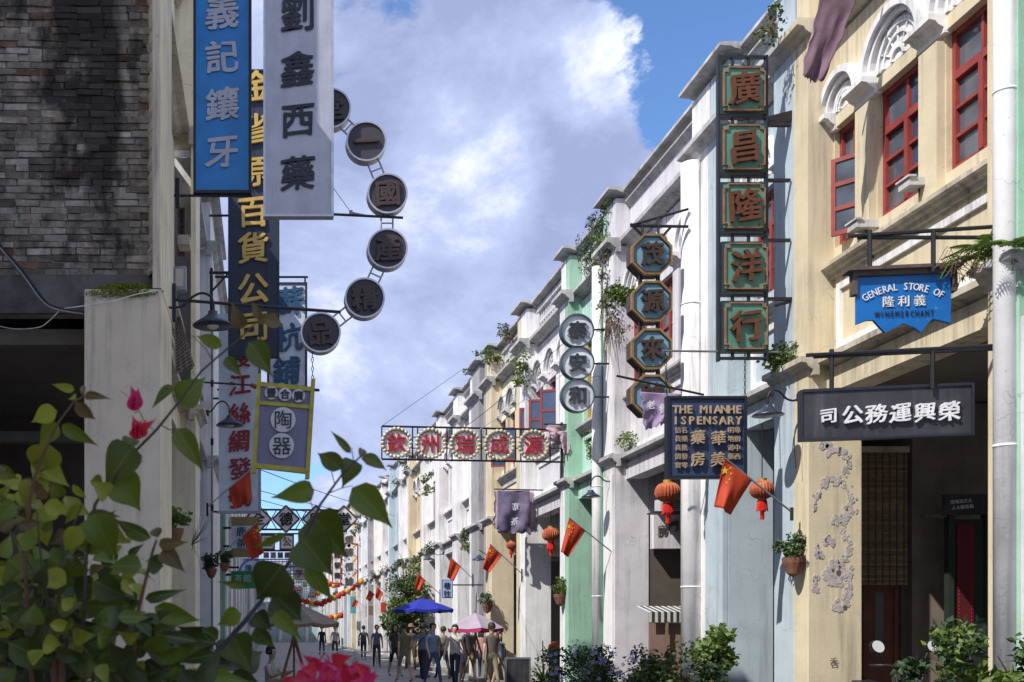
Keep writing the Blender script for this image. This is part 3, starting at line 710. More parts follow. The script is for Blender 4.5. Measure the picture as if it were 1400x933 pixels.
def smat(name, c, **k): return mat(name, c, **{**dict(rough=.5, var=.2, scale=3.5, bump=.08, spots=.35, streak=.35, grime=tuple(x*.35+.05 for x in c)), **k})
navy = smat('dark_navy_sign_board', (.010, .022, .050)); silver = smat('dusty_silver_sign_panel', (.44, .45, .53), rough=.35, metal=.15, streak=.3)
sblue = smat('bright_blue_sign_panel', (.008, .235, .66), rough=.35); inkn = smat('navy_lettering', (.012, .015, .028)); chrome = mat('worn_chrome_trim', (.5, .5, .53), .35, .8, .2, 9)
goldl = smat('gold_leaf_lettering', (.60, .40, .10), rough=.4, metal=.2); pale = smat('pale_grey_blue_sign_panel', (.56, .62, .70)); inkb = smat('blue_ink_lettering', (.012, .07, .16))
redl = smat('dark_red_lettering', (.25, .012, .02)); plum = smat('plum_brown_disc', (.045, .036, .052)); brownl = smat('brown_carved_lettering', (.052, .030, .028))
# tall blue sign
t = thing('tall_sign', 'tall bright blue vertical sign with silver characters at upper left', 'sign', P(304, 90, 12.3))
mb = MB(); pbox(mb, 268, -110, 340, 262, 12.3, -.03, .03); part('panel', mb, sblue, t)
mb = MB(); pbox(mb, 264.5, -110, 268, 266, 12.3, -.045, .045); pbox(mb, 340, -110, 344, 266, 12.3, -.045, .045); pbox(mb, 268, 262, 340, 266, 12.3, -.044, .044); part('frame', mb, inkn, t)
for ch, y in (('義', 20), ('記', 80), ('鑲', 145), ('牙', 210)): char(ch, 304, y, 47, 12.3, silver, t, 'brush', .012, dy=-.045)
mb = MB(); pbar(mb, 238, 267.5, 345, 268.5, 12.3, .014); pbar(mb, 240, -100, 345, -100, 12.3, .014); part('bracket', mb, iron, t)
mb = MB(); pbox(mb, 240, 246, 246, 284, 12.3, -.05, .02); part('wall_plate', mb, iron, t)
# tall silver sign
t = thing('tall_sign', 'tall silver grey vertical sign with navy characters hanging over the street', 'sign', P(407, 100, 11.7))
mb = MB(); pbox(mb, 363, -110, 452, 295, 11.7, -.03, .05); part('panel', mb, silver, t)
mb = MB(); pbox(mb, 360, -110, 363, 298, 11.7, -.045, .065); pbox(mb, 452, -110, 456, 298, 11.7, -.045, .065); pbox(mb, 363, 295, 452, 298, 11.7, -.044, .064); part('frame', mb, chrome, t)
for ch, y in (('劉', 22), ('鑫', 97), ('西', 166), ('藥', 239)): char(ch, 407, y, 49, 11.7, inkn, t, 'brush', .012, dy=-.045)
mb = MB(); pbar(mb, 222, -95, 456, -95, 11.7, .016); part('bracket', mb, iron, t)
# dark navy department store sign
t = thing('tall_sign', 'dark navy vertical sign with gold characters behind the silver sign', 'sign', P(347, 300, 19))
mb = MB(); pbox(mb, 314, 100, 380, 486, 19, -.06, .10); part('panel', mb, navy, t)
mb = MB()
for x in (330, 347, 364): pbox(mb, x - .5, 102, x + .5, 484, 19, -.066, -.058)
part('seam_batten', mb, inkn, t)
mb = MB(); pbox(mb, 312, 98, 314, 488, 19, -.08, .12); pbox(mb, 380, 98, 382, 488, 19, -.08, .12); pbox(mb, 314, 486, 380, 488.5, 19, -.079, .119); pbox(mb, 314, 98, 380, 100, 19, -.079, .119); part('frame', mb, inkn, t)
for ch, y in (('金', 122), ('省', 180), ('原', 237), ('百', 292), ('貨', 342), ('公', 397), ('司', 448)): char(ch, 350 if y < 260 else 346, y, 44, 19, goldl, t, 'brush', .04, dy=-.085)
mb = MB(); pbar(mb, 286, 295, 312, 295, 19, .02); pbar(mb, 286, 373, 312, 373, 19, .025); pbar(mb, 290, 398, 312, 374, 19, .018); pbar(mb, 289, 367, 289, 430, 19, .03); part('bracket', mb, iron, t)
# pale sign with blue characters
t = thing('tall_sign', 'pale grey-blue vertical sign with dark blue characters behind the chained lantern sign', 'sign', P(393, 460, 22))
mb = MB(); pbox(mb, 368, 390, 417, 528, 22, -.03, .05); part('panel', mb, pale, t)
mb = MB(); pbox(mb, 365, 387, 368, 531, 22, -.045, .065); pbox(mb, 417, 387, 420, 531, 22, -.045, .065); pbox(mb, 368, 387, 417, 390, 22, -.044, .064); pbox(mb, 368, 528, 417, 531, 22, -.044, .064); part('frame', mb, inkn, t)
for ch, x, y in (('蘇', 396, 412), ('杭', 395, 462), ('鋪', 392, 508)): char(ch, x, y, 40, 22, inkb, t, 'brush', .03, dy=-.05)
mb = MB(); pbar(mb, 293, 379, 421, 379, 22, .022); pbar(mb, 297, 533, 437, 534, 22, .022); pbar(mb, 417, 379, 417, 388, 22, .02); part('bracket', mb, iron, t)
# tall pale sign with red characters
t = thing('tall_sign', 'tall pale sign with dark red characters next to the white pillar on the left', 'sign', P(327, 570, 21))
mb = MB(); pbox(mb, 299, 430, 353, 699, 21, -.04, .08); part('panel', mb, pale, t)
mb = MB(); pbox(mb, 353, 428, 357, 702, 21, -.045, .09); pbox(mb, 297, 699, 353, 702, 21, -.044, .089); part('frame', mb, galv, t)
for ch, y in (('長', 490), ('江', 527), ('絲', 567), ('綢', 604), ('發', 641), ('號', 680)): char(ch, 328, y, 31, 21, redl, t, 'brush', .03, dy=-.055)
mb = MB(); pbar(mb, 287, 700, 300, 700, 21, .02); pbar(mb, 287, 545, 300, 545, 21, .02); pbar(mb, 282, 473, 300, 473, 21, .012); part('bracket', mb, iron, t)
# arc of discs
t = thing('disc_sign', 'curved chain of seven round plum discs with carved characters hung over the street', 'sign', P(500, 300, 11.9))
discs = [(452, 152, '堂'), (500, 197, '一'), (529, 268, '國'), (529, 343, '產'), (498, 410, '精'), (438, 457, '品')]
mb = MB(); YY = 11.9
prev = (405, 118)
for x, y, ch in discs:
    dx, dy = x - prev[0], y - prev[1]; L = math.hypot(dx, dy); nx, ny = -dy/L*8, dx/L*8
    for s in (-1, 1): pbar(mb, prev[0] + nx*s, prev[1] + ny*s, x + nx*s, y + ny*s, YY, .010)
    pbar(mb, prev[0] + dx*.5 + nx, prev[1] + dy*.5 + ny, prev[0] + dx*.5 - nx, prev[1] + dy*.5 - ny, YY, .008)
    prev = (x, y)
part('link_rod', mb, galv, t)
mb = MB(); mb.disc(P(405, 118, YY), 27*YY/F, -.06, .03); part('disc', mb, plum, t)
for x, y, ch in discs:
    mb = MB(); mb.disc(P(x, y, YY), 25.4*YY/F, -.055, .045, 40); d = part('disc', mb, plum, t)
    mb = MB(); mb.disc(P(x, y, YY), 27.5*YY/F, -.075, .06, 40, 0, 25.2*YY/F); part('rim', mb, chrome, d)
    char(ch, x, y, 36, YY, brownl, d, 'bold', .05, dy=-.075, rot=-.06)
mb = MB(); pbox(mb, 236, 390, 241, 440, YY, -.06, .02); part('wall_plate', mb, iron, t)
mb = MB(); pbox(mb, 240, 406, 466, 409, YY, .03, .06); mb2 = mb
# slanting lower arm
mb = MB(); mb.tube([P(238, 410, YY), P(466, 427, YY)], .017, 6); part('arm', mb, iron, t)
mb = MB(); mb.tube([P(430, 292, YY), P(551, 298, YY)], .014, 6); part('arm', mb, iron, t)
mb = MB(); mb.tube([P(455, 256, YY), P(480, 291, YY)], .004, 5); mb.lathe(P(480, 291, YY), [(.001, -.03), (.02, -.02), (.02, .02), (.001, .03)], 8); mb.tube([P(480, 291, YY), P(505, 296, YY)], .012, 5); part('turnbuckle', mb, galv, t)
# chained sign with yellow frame
t = thing('chained_sign', 'purple hanging sign with yellow wooden frame and white round character plates', 'sign', P(388, 585, 11.9))
yel = mat('yellow_green_wood', (.40, .36, .055), .7, 0, .3, 8, bump=.2); purp = smat('dusty_purple_panel', (.17, .165, .27)); whited = smat('white_round_plate', (.55, .55, .60))
def q4(mb, a, b, c, d, Y, d0, d1, m=0):
    vs = [P(x, y, Y) + Vector((0, dd, 0)) for dd in (d0, d1) for x, y in (a, b, c, d)]
    return mb.add(vs, [(0,1,2,3), (7,6,5,4), (0,1,5,4), (1,2,6,5), (2,3,7,6), (3,0,4,7)], m)
mb = MB(); q4(mb, (355, 526), (426, 532), (420, 645), (348, 637), 11.9, -.01, .03); part('panel', mb, purp, t)
for nm, c4 in (('post', ((352, 512), (357, 512), (350, 647), (344, 647))), ('post', ((425.5, 519), (431, 519), (423, 655), (417, 655))), ('rail', ((356, 523), (426, 530), (426, 536), (356, 529))), ('rail', ((355, 549), (425, 555), (425, 560), (355, 554))), ('rail', ((349, 634), (420, 641), (420, 648), (348, 640)))):
    mb = MB(); q4(mb, *c4, 11.9, -.04 if nm == 'post' else -.035, .05 if nm == 'post' else .045); part(nm, mb, yel, t)
for x, y, r_, ch in ((371, 538.5, 9, '豐'), (389.5, 540.5, 9, '合'), (408, 542.5, 9, '廣'), (387, 575, 17, '陶'), (385, 610.5, 17, '器')):
    mb = MB(); mb.disc(P(x, y, 11.9), r_*11.9/F, -.045, -.01, 32); d = part('plate', mb, whited, t); char(ch, x, y, r_*1.55, 11.9, inkn, d, 'bold' if r_ < 10 else 'thin', .02, dy=-.05)
chain('chain', P(427, 483, 11.9), P(427.5, 520, 11.9), t); chain('chain', P(356, 421, 11.9), P(354.5, 513, 11.9), t)
mb = MB(); mb.tube([P(357, 418, 11.9), P(357, 424, 11.9)], .02, 8); part('hook', mb, iron, t)
cable('rod', 'thin black rod with a red tip reaching toward the yellow-framed sign', [(279, 523), (330, 526), (436, 533)], 16.6, .014, iron, 'rod')
mb = MB(); pbar(mb, 343, 527, 351, 529, 16.6, .035, 10); tag(part('red_cap', mb, redw, None, True), 'small red cap on the thin black rod', 'cap')

# ---------------------------------------------------------------- street lamps on brackets
lampm = mat('blue_black_enamel', (.03, .04, .07), .35, .2, .2, 9); lampi = mat('lamp_inner_enamel', (.45, .40, .33), .5); bulbm = mat('unlit_bulb_glass', (.6, .55, .45), .15, spec=.8, bump=0)
def lamp(label, arm, cx, cy, rpx, Y, group='gooseneck wall lamps'):
    t = thing('wall_lamp', label, 'lamp', P(arm[0][0], arm[0][1], Y), group)
    pts = []; L = [P(x, y, Y) for x, y in arm]
    for i in range(len(L) - 1):
        p0 = L[max(i-1, 0)]; p1 = L[i]; p2 = L[i+1]; p3 = L[min(i+2, len(L)-1)]
        for k in range(5):
            u = k / 5; pts.append(.5 * ((2*p1) + (-p0+p2)*u + (2*p0-5*p1+4*p2-p3)*u*u + (-p0+3*p1-3*p2+p3)*u**3))
    pts.append(L[-1]); mb = MB(); mb.tube(pts, .013, 7); part('arm', mb, iron, t, True)
    r = rpx * Y / F; c = P(cx, cy, Y)
    mb = MB(); mb.lathe(c, [(.035, .52*r), (.05, .5*r), (.055, .22*r + .03), (.5*r, .16*r), (.85*r, -.06*r), (r, -.2*r), (r*.985, -.22*r)], 28); part('shade', mb, lampm, t, True)
    mb = MB(); mb.lathe(c, [(.97*r, -.21*r), (.7*r, -.02*r), (.3*r, .06*r)], 28); part('shade_lining', mb, lampi, t, True)
    mb = MB(); mb.lathe(c + Vector((0, 0, -.12*r)), [(.03, .12*r), (.30*r, -.02), (.27*r, -.16*r), (.12*r, -.25*r)], 14); part('bulb', mb, bulbm, t, True)
    mb = MB(); mb.lathe(P(arm[0][0], arm[0][1], Y), [(.001, -.05), (.035, -.045), (.035, .045), (.001, .05)], 10); part('wall_rose', mb, iron, t)
    return t
lamp('gooseneck lamp with blue-black shade in front of the dark gold-lettered sign', [(222, 419), (236, 421), (250, 418), (262, 407), (276, 401), (288, 406), (292, 418), (292, 428)], 291, 440, 28, 11.5)
lamp('smaller gooseneck lamp in front of the red-lettered sign', [(283, 565), (290, 561), (297, 552), (305, 549), (312, 555), (314, 568)], 314, 578, 19, 18.3)
lamp('gooseneck lamp above the right lantern by the cream pillar', [(1093, 544), (1085, 548), (1075, 545), (1066, 536), (1056, 534), (1050, 542), (1050, 552)], 1050, 564, 21, 13.3)
lamp('gooseneck lamp at the mint shophouse beside the white column', [(838, 658), (828, 658), (820, 652), (813, 652), (808, 659), (808, 666)], 808, 677, 13, 20.7)
lamp('small gooseneck lamp on the cream far pillar', [(673, 757), (668, 760), (661, 756), (655, 752)], 655, 764, 10, 32.2)
lamp('tiny gooseneck lamp over the vine tree', [(606, 757), (598, 759), (592, 755), (586, 756)], 586, 764, 7.5, 40)
cable('electric_cable', 'cable looping down the cream pillar from the lamp', [(1094, 546), (1092, 575), (1086, 600), (1088, 640)], 13.25, .006, iron)

# ---------------------------------------------------------------- right signs
teal = smat('dark_teal_sign_board', (.10, .25, .20)); copper = mat('aged_copper_border', (.36, .19, .11), .5, .35, .4, 12); rust = mat('rusty_brown_lettering', (.13, .045, .022), .6, .1, .4, 12)
dteal = smat('dark_teal_frame', (.022, .045, .048))
t = thing('square_sign_column', 'vertical column of five green square boards with brown characters in copper borders', 'sign', P(1016, 290, 13.6))
Y = 13.6
for y0, y1, ch in ((91, 157, '廣'), (170, 237, '昌'), (250, 317, '隆'), (331, 400, '洋'), (412, 482, '行')):
    x0, x1 = 984, 1047
    if y0 > 300: x0, x1 = 986, 1050
    mb = MB(); pbox(mb, x0, y0, x1, y1, Y, -.02, .08); d = part('board', mb, dteal, t)
    mb = MB(); pbox(mb, x0+4, y0+4, x1-4, y1-4, Y, -.035, -.015); part('inner_panel', mb, teal, d)
    a, b, c, e_, k = x0+3, y0+3, x1-3, y1-3, 6
    o8 = [(a+k, b), (c-k, b), (c-k, b+k*.8), (c, b+k), (c, e_-k), (c-k, e_-k), (c-k, e_), (a+k, e_), (a+k, e_-k), (a, e_-k), (a, b+k), (a+k, b+k)]
    mb = MB(); cx_, cy_ = (a+c)/2, (b+e_)/2; n = len(o8); vs = []
    for f_ in (1, .945):
        for dd in (-.055, -.02):
            for x, y in o8: vs.append(P(cx_ + (x-cx_)*f_, cy_ + (y-cy_)*f_, Y) + Vector((0, dd, 0)))
    fs = []
    for i in range(n):
        k2 = (i+1) % n; fs += [(i, k2, n+k2, n+i), (2*n+i, 2*n+k2, 3*n+k2, 3*n+i), (i, k2, 2*n+k2, 2*n+i)]
    mb.add(vs, fs); part('copper_border', mb, copper, d)
    char(ch, cx_, cy_, 46, Y, rust, d, 'brush', .05, dy=-.07, rot=-.03)
mb = MB(); pbox(mb, 981, 76, 984, 494, Y, -.02, .05); pbox(mb, 1046.5, 76, 1049.5, 494, Y, -.019, .051)
for y in (78, 161, 241, 321, 404, 490): pbox(mb, 981.5, y-1.5, 1049, y+1.5, Y, -.015, .045)
for y in (83, 165, 245, 325, 408, 486):
    for x in (1002, 1024): pbox(mb, x-1.3, y-6, x+1.3, y+6, Y, -.014, .04)
part('outer_frame', mb, inkn, t)
mb = MB(); mb.prism([(P(1050, 0, Y).x, P(0, 166, Y).z), (P(1050, 0, Y).x, P(0, 160, Y).z), (P(1093, 0, Y).x, P(0, 149, Y).z), (P(1095, 0, Y).x, P(0, 156, Y).z), (P(1078, 0, Y).x, P(0, 168, Y).z)], Y-.02, Y+.05, 'y')
pbox(mb, 1050, 167, 1080, 173, Y, -.02, .03); pbox(mb, 1050, 245, 1080, 249, Y, -.02, .02); pbox(mb, 1050, 327, 1080, 331, Y, -.02, .02); pbox(mb, 1050, 407, 1096, 411, Y, -.02, .03)
mb.tube([P(1060, 418, Y), P(1090, 410, Y)], .02, 6); part('bracket', mb, iron, t)
mb = MB(); pbar(mb, 905, 480, 1086, 482, Y, .013); part('cross_rod', mb, galv, t)
# dispensary sign
t = thing('board_sign', 'square blue dispensary sign with raised gold letters hung on chains', 'sign', P(965, 598, 13.5))
bl = smat('worn_indigo_sign_panel', (.030, .055, .13)); tan = mat('raised_tan_lettering', (.46, .34, .22), .6, 0, .3, 20)
Y = 13.5; mb = MB(); pbox(mb, 914, 546, 1016, 651, Y, -.02, .05); part('panel', mb, bl, t)
mb = MB(); pbox(mb, 910.5, 542.5, 914, 655, Y, -.045, .06); pbox(mb, 1016, 542.5, 1019.5, 655, Y, -.045, .06); pbox(mb, 914, 542.5, 1016, 546, Y, -.044, .059); pbox(mb, 914, 651, 1016, 655, Y, -.044, .059); part('frame', mb, inkn, t)
for i, ch in enumerate('THE MIANHE'):
    if ch != ' ': char(ch, 922 + i * 9.5, 561, 11.5, Y, tan, t, 'bold', .10, dy=-.045, name='letter')
for i, ch in enumerate('ISPENSARY'): char(ch, 922 + i * 10.7, 576, 11.5, Y, tan, t, 'bold', .10, dy=-.045, name='letter')
for ch, x, y, s_ in (('藥', 952, 599, 20), ('華', 980, 600, 20), ('房', 952, 629, 20), ('美', 979, 629, 20)): char(ch, x, y, s_, Y, tan, t, 'brush', .08, dy=-.05)
for col, x in (('信貨真價實', 925), ('名藥批發零', 934)):
    for i, ch in enumerate(col): char(ch, x, 589 + i * 12, 9, Y, tan, t, 'plain', .08, dy=-.045)
for col, x in (('明地道藥', 997), ('專辦中西', 1006)):
    for i, ch in enumerate(col): char(ch, x, 589 + i * 12, 9, Y, tan, t, 'plain', .08, dy=-.045)
chain('chain', P(909.5, 481, 13.55), P(912, 543, 13.5), t); chain('chain', P(1018.5, 481, 13.55), P(1018.5, 543, 13.5), t)
# octagon column
t = thing('octagon_sign_column', 'vertical column of four octagonal blue boards with orange-gold rims', 'sign', P(890, 440, 16.4)); Y = 16.4
gr = mat('orange_gold_rim', (.30, .19, .08), .5, .2, .35, 12); ob = smat('worn_grey_blue_board', (.18, .33, .43)); dk = mat('dark_brown_lettering', (.055, .03, .022), .6, 0, .3, 12); sided = mat('dark_weathered_side', (.07, .05, .045), .8)
for y, ch in ((349, '茂'), (413, '源'), (478, '來'), (541, '號')):
    c = P(890, y, Y); c2 = P(889, y, Y)
    mb = MB(); mb.disc(c, 29.5*Y/F, -.02, .22, 8, rot=R(22.5)); d = part('box', mb, sided, t)
    mb = MB(); mb.disc(c, 30*Y/F, -.055, .01, 8, 0, 26.2*Y/F, R(22.5)); part('rim', mb, gr, d)
    mb = MB(); mb.disc(c, 26.8*Y/F, -.060, -.01, 8, 0, 25.4*Y/F, R(22.5)); part('inner_rim', mb, dk, d)
    mb = MB(); mb.disc(c, 25*Y/F, -.035, -.018, 8, rot=R(22.5)); part('face', mb, ob, d)
    char(ch, 890, y, 33, Y, dk, d, 'bold', .06, dy=-.07, rot=-.05)
mb = MB()
for y in (381, 445.5, 509):
    for x in (878, 902): pbox(mb, x-2, y-8, x+2, y+8, Y, .05, .12)
pbar(mb, 862, 309, 941, 310, Y, .022); pbar(mb, 864, 308, 941, 286, Y, .02); pbar(mb, 862, 306, 880, 324, Y, .02); pbar(mb, 905, 324, 918, 310, Y, .02)
for x in (878, 900): pbar(mb, x, 322, x, 303 if x < 890 else 296, Y, .02)
part('bracket', mb, iron, t)
# round signs
t = thing('round_sign_column', 'column of three round grey-blue boards with dark blocky characters', 'sign', P(789, 497, 20.75)); Y = 20.75
rimt = smat('dark_teal_rim', (.05, .085, .10)); facep = smat('pale_blue_grey_face', (.66, .72, .78)); dkt = smat('dark_slate_lettering', (.035, .045, .055)); wd0 = smat('pale_lettering_edge', (.45, .48, .50))
for x, y, ch in ((788.5, 453, '泰'), (789, 497, '安'), (789.5, 541.5, '和')):
    c = P(x, y, Y)
    mb = MB(); mb.disc(c, 22*Y/F, -.02, .08, 40); d = part('face', mb, facep, t)
    mb = MB(); mb.disc(c, 23*Y/F, -.06, .09, 40, 0, 21.4*Y/F); part('rim', mb, rimt, d)
    char(ch, x+.6, y+.6, 29, Y, wd0, d, 'bold', .06, dy=-.03); char(ch, x, y, 26, Y, dkt, d, 'bold', .05, dy=-.045)
mb = MB()
for y in (451, 497.5, 543): pbar(mb, 808, y, 838, y, Y, .018)
pbar(mb, 837, 444, 837, 552, Y, .026, 8)
for y in (446, 550): pbar(mb, 837, y, 842, y, Y, .05, 8)
part('bracket', mb, iron, t)
# horizontal round-letter frame
t = thing('frame_sign', 'long horizontal iron frame with five bulb-ringed discs and red characters', 'sign', P(645, 607, 24)); Y = 24
bulb = mat('dusty_cream_bulb', (.50, .45, .33), .3, bump=0); wd = smat('off_white_sign_disc', (.74, .68, .66)); redc = smat('crimson_lettering', (.42, .012, .03)); starw = smat('olive_star_border', (.22, .19, .12))
bm_ = bpy.data.meshes.new('bulb'); q = MB(); q.lathe((0, 0, 0), [(.004, -.045), (.035, -.03), (.045, 0), (.035, .03), (.004, .045)], 8); bm_.from_pydata(q.v, [], q.f); bm_.materials.append(bulb)
offt = wloc(t)
for x, y, ch in ((542, 606, '欽'), (588.5, 607, '州'), (635.5, 608, '瑞'), (682, 609, '成'), (729, 609.5, '源')):
    c = P(x, y, Y)
    mb = MB(); n = 22; pts = []
    for i in range(2*n):
        a = math.pi * i / n; r_ = (19.5 if i % 2 else 15.5) * Y / F; pts.append((c.x + r_*math.cos(a+.12*(i % 2)), c.z + r_*math.sin(a+.12*(i % 2))))
    mb.prism(pts, Y-.03, Y+.03, 'y'); d = part('disc', mb, wd, t)
    mb = MB(); mb.disc(c, 19.6*Y/F, -.02, .05, 32); part('backing', mb, starw, d)
    char(ch, x, y, 27, Y, redc, d, 'plain', .04, dy=-.05)
    off2 = wloc(d)
    for i in range(22):
        a = 2*math.pi*i/22; link('bulb', bm_, None, d, c + Vector((19.3*Y/F*math.cos(a), -.04, 19.3*Y/F*math.sin(a))) - off2)
mb = MB(); pbar(mb, 522, 583, 771, 588, Y, .022); pbar(mb, 522, 628, 771, 632, Y, .022)
for x in (522, 564, 571, 611, 618, 658, 665, 705, 712, 752, 768): pbar(mb, x, 583 + (x-522)*.02, x, 628 + (x-522)*.017, Y, .016)
for x0, x1 in ((564, 571), (611, 618), (658, 665), (705, 712), (752, 768)):
    for y in (598, 613): pbar(mb, x0, y, x1, y, Y, .012)
part('iron_frame', mb, iron, t)
mb = MB(); pbar(mb, 768, 578, 768, 660, Y, .03, 8); part('post', mb, iron, t)
cable('guy_wire', 'thin wire rising from the left end of the long round-letter frame', [(522, 583), (560, 556), (600, 528), (634, 504)], [24, 27.6, 31.4, 35.8], .006, iron)
cable('guy_wire', 'thin wire crossing the white facade toward the mint house', [(598, 612), (680, 550), (770, 470), (838, 415)], [24, 24, 24, 21], .007, iron)
cable('guy_wire', 'thin pale wire from the frame to the cream balustrade house', [(652, 590), (720, 545), (800, 492)], 23.8, .006, galv)
# black horizontal sign
t = thing('board_sign', 'wide black horizontal board with white characters hanging under an iron bracket', 'sign', P(1209, 563, 10.05))
Y = 10.05; blk = mat('weathered_black_board', (.035, .035, .045), .5, 0, .5, 3, .5, (.16, .16, .17), .15, 18, .5, (.12, .12, .12)); inkw = white_l
mb = MB(); pbox(mb, 1106, 533, 1312, 597, Y, -.03, .04); part('panel', mb, blk, t)
mb = MB(); pbox(mb, 1103, 530, 1106, 600, Y, -.045, .055); pbox(mb, 1312, 530, 1315.5, 600, Y, -.045, .055); pbox(mb, 1106, 529, 1312, 533, Y, -.044, .054); pbox(mb, 1106, 597, 1312, 600, Y, -.044, .054); part('frame', mb, inkn, t)
for i, ch in enumerate('司公務運興榮'): char(ch, 1138 + i * 29.4, 567, 27 if i else 22, Y, inkw, t, 'brush', .08, dy=-.05)
t.rotation_euler = (0, R(.0), R(-12)); t.scale = (1.02, 1, 1)
def hanger(label, y0, y1, xs_, ypost, Y0, Y1):   # double flat bar coming from the round column
    t = thing('sign_bracket', label, 'bracket', P(1355, y0, Y1), 'iron sign brackets on the round column')
    for k, (ya, yb) in enumerate(((y0, y0 - 13), (y0 + 2, y0 + 1))):
        mb = MB(); mb.tube([P(xs_[0] - (6 if k == 0 else -4), ya, Y0), P(1362, yb if k == 0 else y1, Y1)], .018, 6); part('bar', mb, iron, t)
    for x in xs_[1:]:
        mb = MB(); f_ = (x - 1110) / 250; Yp = Y0 + (Y1 - Y0) * f_; mb.tube([P(x, y0 - 8, Yp), P(x, ypost, Yp)], .02, 6); part('drop_post', mb, iron, t)
hanger('iron bracket holding the black horizontal board', 486, 477, (1108, 1137, 1275), 532, 10.2, 9.75)
# blue pennant shaped sign
hanger('iron bracket holding the blue wine merchant sign', 323, 325, (1168, 1189, 1276), 372, 10.2, 9.8)
t = thing('board_sign', 'bright blue store sign with scalloped lower edge and weathered wooden top rail', 'sign', P(1234, 410, 10.05)); Y = 10.05
wsg = mat('vivid_blue_sign_board', (.004, .13, .44), .4, 0, .12, 4, spots=.4, spotcol=(.5, .5, .5), bump=.05); oldw = mat('old_grey_wood', (.11, .08, .07), .85, 0, .4, 12, bump=.4)
pts = [(1174, 378), (1294, 378), (1294, 445), (1281, 441), (1271, 438), (1264, 446), (1256, 456), (1248, 449), (1234, 443), (1222, 449), (1211, 455), (1203, 446), (1196, 437), (1188, 437), (1174, 442)]
a = [P(x, y, Y) for x, y in pts]; mb = MB(); mb.prism([(v.x, v.z) for v in a], Y-.02, Y+.02, 'y'); part('panel', mb, wsg, t)
mb = MB(); pbox(mb, 1160, 366, 1305, 370.5, Y, -.09, .09); pbox(mb, 1168, 370.5, 1300, 377, Y, -.05, .05); part('top_rail', mb, oldw, t)
for x in (1168, 1295):
    mb = MB(); pbox(mb, x, 377, x+6, 402, Y, -.045, .045); part('side_post', mb, oldw, t)
s_ = 'GENERAL STORE OF'
for i, ch in enumerate(s_):
    if ch != ' ':
        f_ = (i - 7.5) / 7.5; a_ = f_ * .52; R0 = 98
        char(ch, 1233 + R0*math.sin(a_), 491 - R0*math.cos(a_), 10.2, Y, white_l, t, 'plain', .05, rot=a_, dy=-.028, name='letter', sx=.82)
for ch, x in (('隆', 1214), ('利', 1234), ('義', 1254)): char(ch, x, 413, 16, Y, white_l, t, 'plain', .04, dy=-.028)
for i, ch in enumerate('WINEMERCHANT'): char(ch, 1200 + i * 6.35, 430, 8.4, Y, inkn, t, 'plain', .04, dy=-.028, name='letter', sx=.66)
t.rotation_euler = (0, 0, R(-8))

# ---------------------------------------------------------------- cloth: flags and banners
def grid_cloth(fn, nu, nv):
    mb = MB(); vs = [fn(i / nu, j / nv) for j in range(nv + 1) for i in range(nu + 1)]
    return mb.add(vs, [(j*(nu+1)+i, j*(nu+1)+i+1, (j+1)*(nu+1)+i+1, (j+1)*(nu+1)+i) for j in range(nv) for i in range(nu)])
def flag(label, base, tip, c4, Y, stars=True, group='red flags on wall poles', sd=0):
    t = thing('flag', label, 'flag', P(base[0], base[1], Y), group)
    mb = MB(); mb.tube([P(*base, Y), P(*tip, Y)], .012, 6); part('pole', mb, galv, t)
    mb = MB(); mb.tube([P(base[0] + .5, base[1] - 6, Y), P(base[0] + .5, base[1] + 12, Y)], .02, 6); part('holder', mb, iron, t)
    q = [P(x, y, Y) for x, y in c4]; w = (q[1] - q[0]).length
    def fn(u, v, o=0):
        p = (q[0]*(1-u) + q[1]*u)*(1-v) + (q[3]*(1-u) + q[2]*u)*v
        return p + Vector((0, (math.sin(u*7 + sd + v*2)*.05 + math.sin(u*13+sd*2)*.02)*(.25+v) * w*1.6 - o, 0))
    o = part('cloth', grid_cloth(fn, 18, 16), flagm, t, True); m_ = o.modifiers.new('s', 'SOLIDIFY'); m_.thickness = .004
    if stars:
        for (u, v, r_) in ((.12, .22, .10), (.27, .10, .035), (.33, .2, .035), (.33, .33, .035), (.27, .43, .035)):
            c = fn(u, v, .008); mb = MB(); r0 = r_ * w * 1.2; n = 10
            pp = [(c.x + (r0 if i % 2 == 0 else r0*.4)*math.sin(math.pi*i/5), c.z + (r0 if i % 2 == 0 else r0*.4)*math.cos(math.pi*i/5)) for i in range(10)]
            mb.prism(pp, c.y-.006, c.y-.001, 'y'); part('star', mb, starm, t)
    return t
flag('large red flag with yellow stars in front of the blue dispensary sign', (1082, 700), (989, 625), ((990, 626), (1028, 657), (1000, 704), (978, 692)), 13.3)
flag('red flag in front of the mint pillar', (838, 756), (778, 708), ((778, 708), (801, 725), (777, 762), (767, 755)), 20.6, sd=1)
flag('red flag in front of the cream pillar below the purple banner', (713, 784), (670, 744), ((670, 745), (687, 759), (669, 783), (659, 777)), 27.8, sd=2)
flag('red flag above the small blue lane sign', (646, 791), (616, 762), ((616, 763), (630, 774), (620, 795), (611, 789)), 33.6, stars=False, sd=3)
flag('red flag above the blue parasol', (601, 812), (571, 784), ((571, 784), (582, 794), (575, 809), (567, 804)), 40.4, stars=False, sd=4)
flag('red flag over the lower end of the red-lettered sign', (283, 694), (345, 640), ((342, 642), (312, 668), (320, 696), (345, 685)), 18, stars=False, sd=1)
flag('red flag with yellow star hanging in front of the tea sign', (297, 762), (352, 714), ((352, 715), (331, 734), (344, 766), (361, 756)), 21.9, stars=True, sd=2)
flag('small far red flag left of the vine tree', (523, 822), (505, 807), ((505, 807), (512, 813), (506, 823), (500, 819)), 61, stars=False, sd=5)
